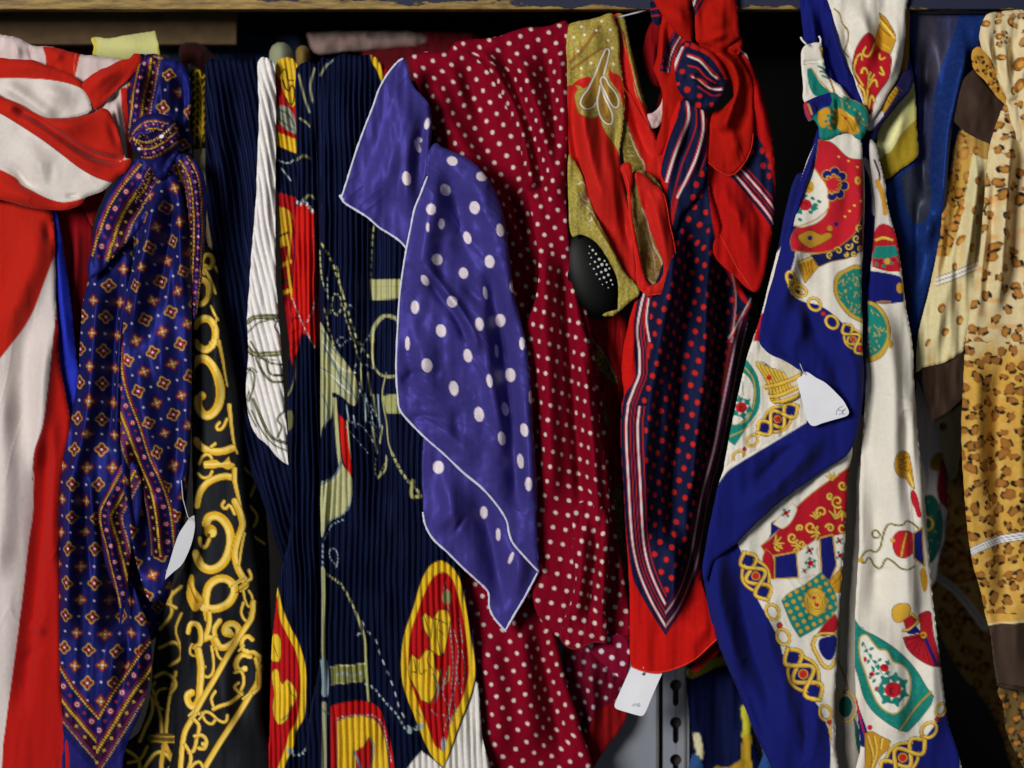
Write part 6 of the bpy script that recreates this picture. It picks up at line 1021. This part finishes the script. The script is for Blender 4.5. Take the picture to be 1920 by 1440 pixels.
p.fold('1850,60 1856,110 1880,170', 8, 7); p.fold('1862,50 1868,110 1886,170', -9, 6); p.fold('1882,60 1884,120 1892,180', 9, 9); p.fold('1902,40 1900,120 1896,180', -8, 8); p.fold('1930,40 1920,120 1904,180', 9, 10); p.fold('1886,182 1900,190 1920,180', -7, 6); p.done('loop', E_, SILK)
p = Panel('1884,196/8 1896,190 1920,184 1990,180 1990,1270 1960,1290 1930,1294 1900,1292/4 1880,1290 1870,1284! 1862,1230 1856,1180/12 1848,1150 1840,1110 1826,1060 1816,1000 1808,920 1804,840 1804,760 1808,700 1812,640 1820,580 1830,520 1838,460 1846,380 1850,330 1856,280 1868,236', 0, 'e0cc9c', roll=14, seed=147, wr=(4, 40, 200))
p.mix(np.s_[:], np.clip(vnoise(p.X/20, p.Y/12, 4)-.05, 0, 1)*.8*(p.Y < 700), 'd99b4a')
yl = np.clip((p.Y-(632+14*vnoise(p.X/11, p.Y/30, 3)))/46, 0, 1)*np.clip((1168-(p.X-1856)*.12-p.Y)/2+1, 0, 1); p.mix(np.s_[:], yl, 'd0a24a'); p.mix(np.s_[:], np.clip(vnoise(p.X/9, p.Y/14, 14)-.1, 0, 1)*.5*yl, 'e4c47c')
leopard(p, (p.Y < 640)*(p.X > 0)*1., 33, 6.5, 10, 21, fill='8f5a26', inner='c48a3c', jit=.45, dark_=1., sq=1.05)
leopard(p, (p.Y > 640)*(p.Y < 1150)*1., 25.5, 6.2, 10.6, 22, fill='8f5c2a', inner='a87238', jit=.34, sq=1.12)
for o_, c_, w_ in ((0, 'e6e4e2', 15), (-7.5, '22242a', 1.3), (7.5, '22242a', 1.3), (-2, '22242a', 1.2), (3, '55585e', 1.)): p.line(f'1808,{1046+o_} 1830,{1030+o_} 1860,{1018+o_} 1900,{1008+o_} 1960,{1000+o_} 2000,{996+o_}', w_, c_)
p.poly('1840,1178! 1870,1170 1900,1168 2000,1158! 2000,1320! 1860,1320!', '40332b'); p.line('1866,1280 1900,1286 1930,1288 1990,1284', 2, '1d1612')
p.fold('1896,220 1884,340 1876,460 1866,600', 12, 16, 12); p.fold('1872,300 1862,420 1846,560', -9, 10); p.fold('1856,380 1842,480 1830,620', 8, 10); p.fold('1920,240 1906,400 1900,560', -10, 14); p.fold('1830,660 1826,800 1836,960', 8, 20); p.fold('1880,660 1872,820 1880,1000 1890,1160', -6, 18); p.fold('1920,640 1910,820 1916,1000', 8, 20); p.fold('1900,1100 1900,1200 1906,1280', 6, 16); p.fold('1936,200 1940,500', 8, 14)
p.done('front_tail', E_, SILK); p.hem('1870,1284 1880,1290 1900,1292 1930,1294 1960,1290', 1.6, '2e241e', E_)
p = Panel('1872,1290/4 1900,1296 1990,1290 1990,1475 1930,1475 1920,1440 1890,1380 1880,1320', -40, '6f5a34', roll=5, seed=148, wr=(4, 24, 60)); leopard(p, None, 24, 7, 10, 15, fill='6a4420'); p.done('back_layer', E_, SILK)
# ================================================================= price tags
PAPER = plain('white_card', 'e9eaf0', .65, noise=.06, nscale=30, bump=.05); INK = plain('pencil_mark', '7d8494', .8, noise=.1)
def tag(outline, base, tilt, label, marks, x, y, string=None, hole=None):
    t = thing('price_tag', label, 'price tag', x, y, base, 'white price tags')
    slab('card', outline, base, 1.2, PAPER, t, tilt=tilt, rnd=6)
    co = []; F = []
    for m in marks:
        q = spl(m, k=5); d = np.gradient(q, axis=0); d /= np.hypot(d[:, 0], d[:, 1])[:, None]+1e-9; nrm = np.stack([-d[:, 1], d[:, 0]], 1)*.55; o = len(co)
        for s_ in (-1, 1): co += [W(a, b, base, tilt(a, b)+.35) for a, b in q+s_*nrm]
        n = len(q); F += [(o+i, o+i+1, o+n+i+1, o+n+i) for i in range(n-1)]
    if marks: mesh_np('pencil_writing', co, F, INK, t)
    if hole: slab('eyelet', ell(*hole, 3, 3, 0, 12)[:-1], base, .3, plain('eyelet_dark', '2a2a22', .6), t, tilt=lambda a, b: tilt(a, b)+.4)
    if string: tube('string', string, .8, 'c3c3cc', t)
# '15' and a euro-like squiggle in faint pencil, as on the photographed tags
tag('1507,697! 1515,698/0 1530,708 1545,716 1556,725 1568,737 1580,750 1586,760 1591,771 1590,777 1584,781 1560,788 1540,794 1530,798 1522,798 1516,792 1512,784 1507,764 1501,738 1496,720 1495,712 1498,708 1504,705!', 42, lambda x, y: (x-1540)*.06+(y-745)*.03, 'white price tag with cut corner lying on the royal blue scarf', ['1567,778 1569,770 1572,766', '1580,762 1573,765 1573,770 1578,770 1578,775 1572,777', '1585,766 1581,770 1580,776 1584,776', '1579,769 1584,769'], 1507, 700, [(1500, 682, 44, 0), (1504, 692, 44, 0), (1508, 702, 44, 1)])
tag('1184,1249! 1210,1256 1242,1262! 1232,1284 1220,1312 1211,1334 1205,1342 1198,1342 1176,1336 1157,1330 1153,1326 1153,1320 1166,1290', 0, lambda x, y: (x-1195)*.05-2, 'white price tag hanging below the bottom edge of the red scarf', ['1185,1325 1190,1320 1191,1325', '1194,1319 1195,1325', '1200,1319 1196,1321 1200,1323 1196,1325'], 1206, 1262, [(1206, 1250, 4, 2), (1207, 1264, 0, 2)], hole=(1207, 1264))
tag('363,967! 364,990 358,1020 346,1050 338,1062 326,1072 311,1086! 313,1074 320,1050 328,1022 336,1000 346,984 356,970', 34, lambda x, y: -(x-340)*.4, 'narrow grey-white price tag turned sideways beside the navy foulard', [], 352, 968, [(340, 900, 32, 0), (343, 935, 34, 0), (352, 968, 36, 0), (357, 976, 36, 3)])
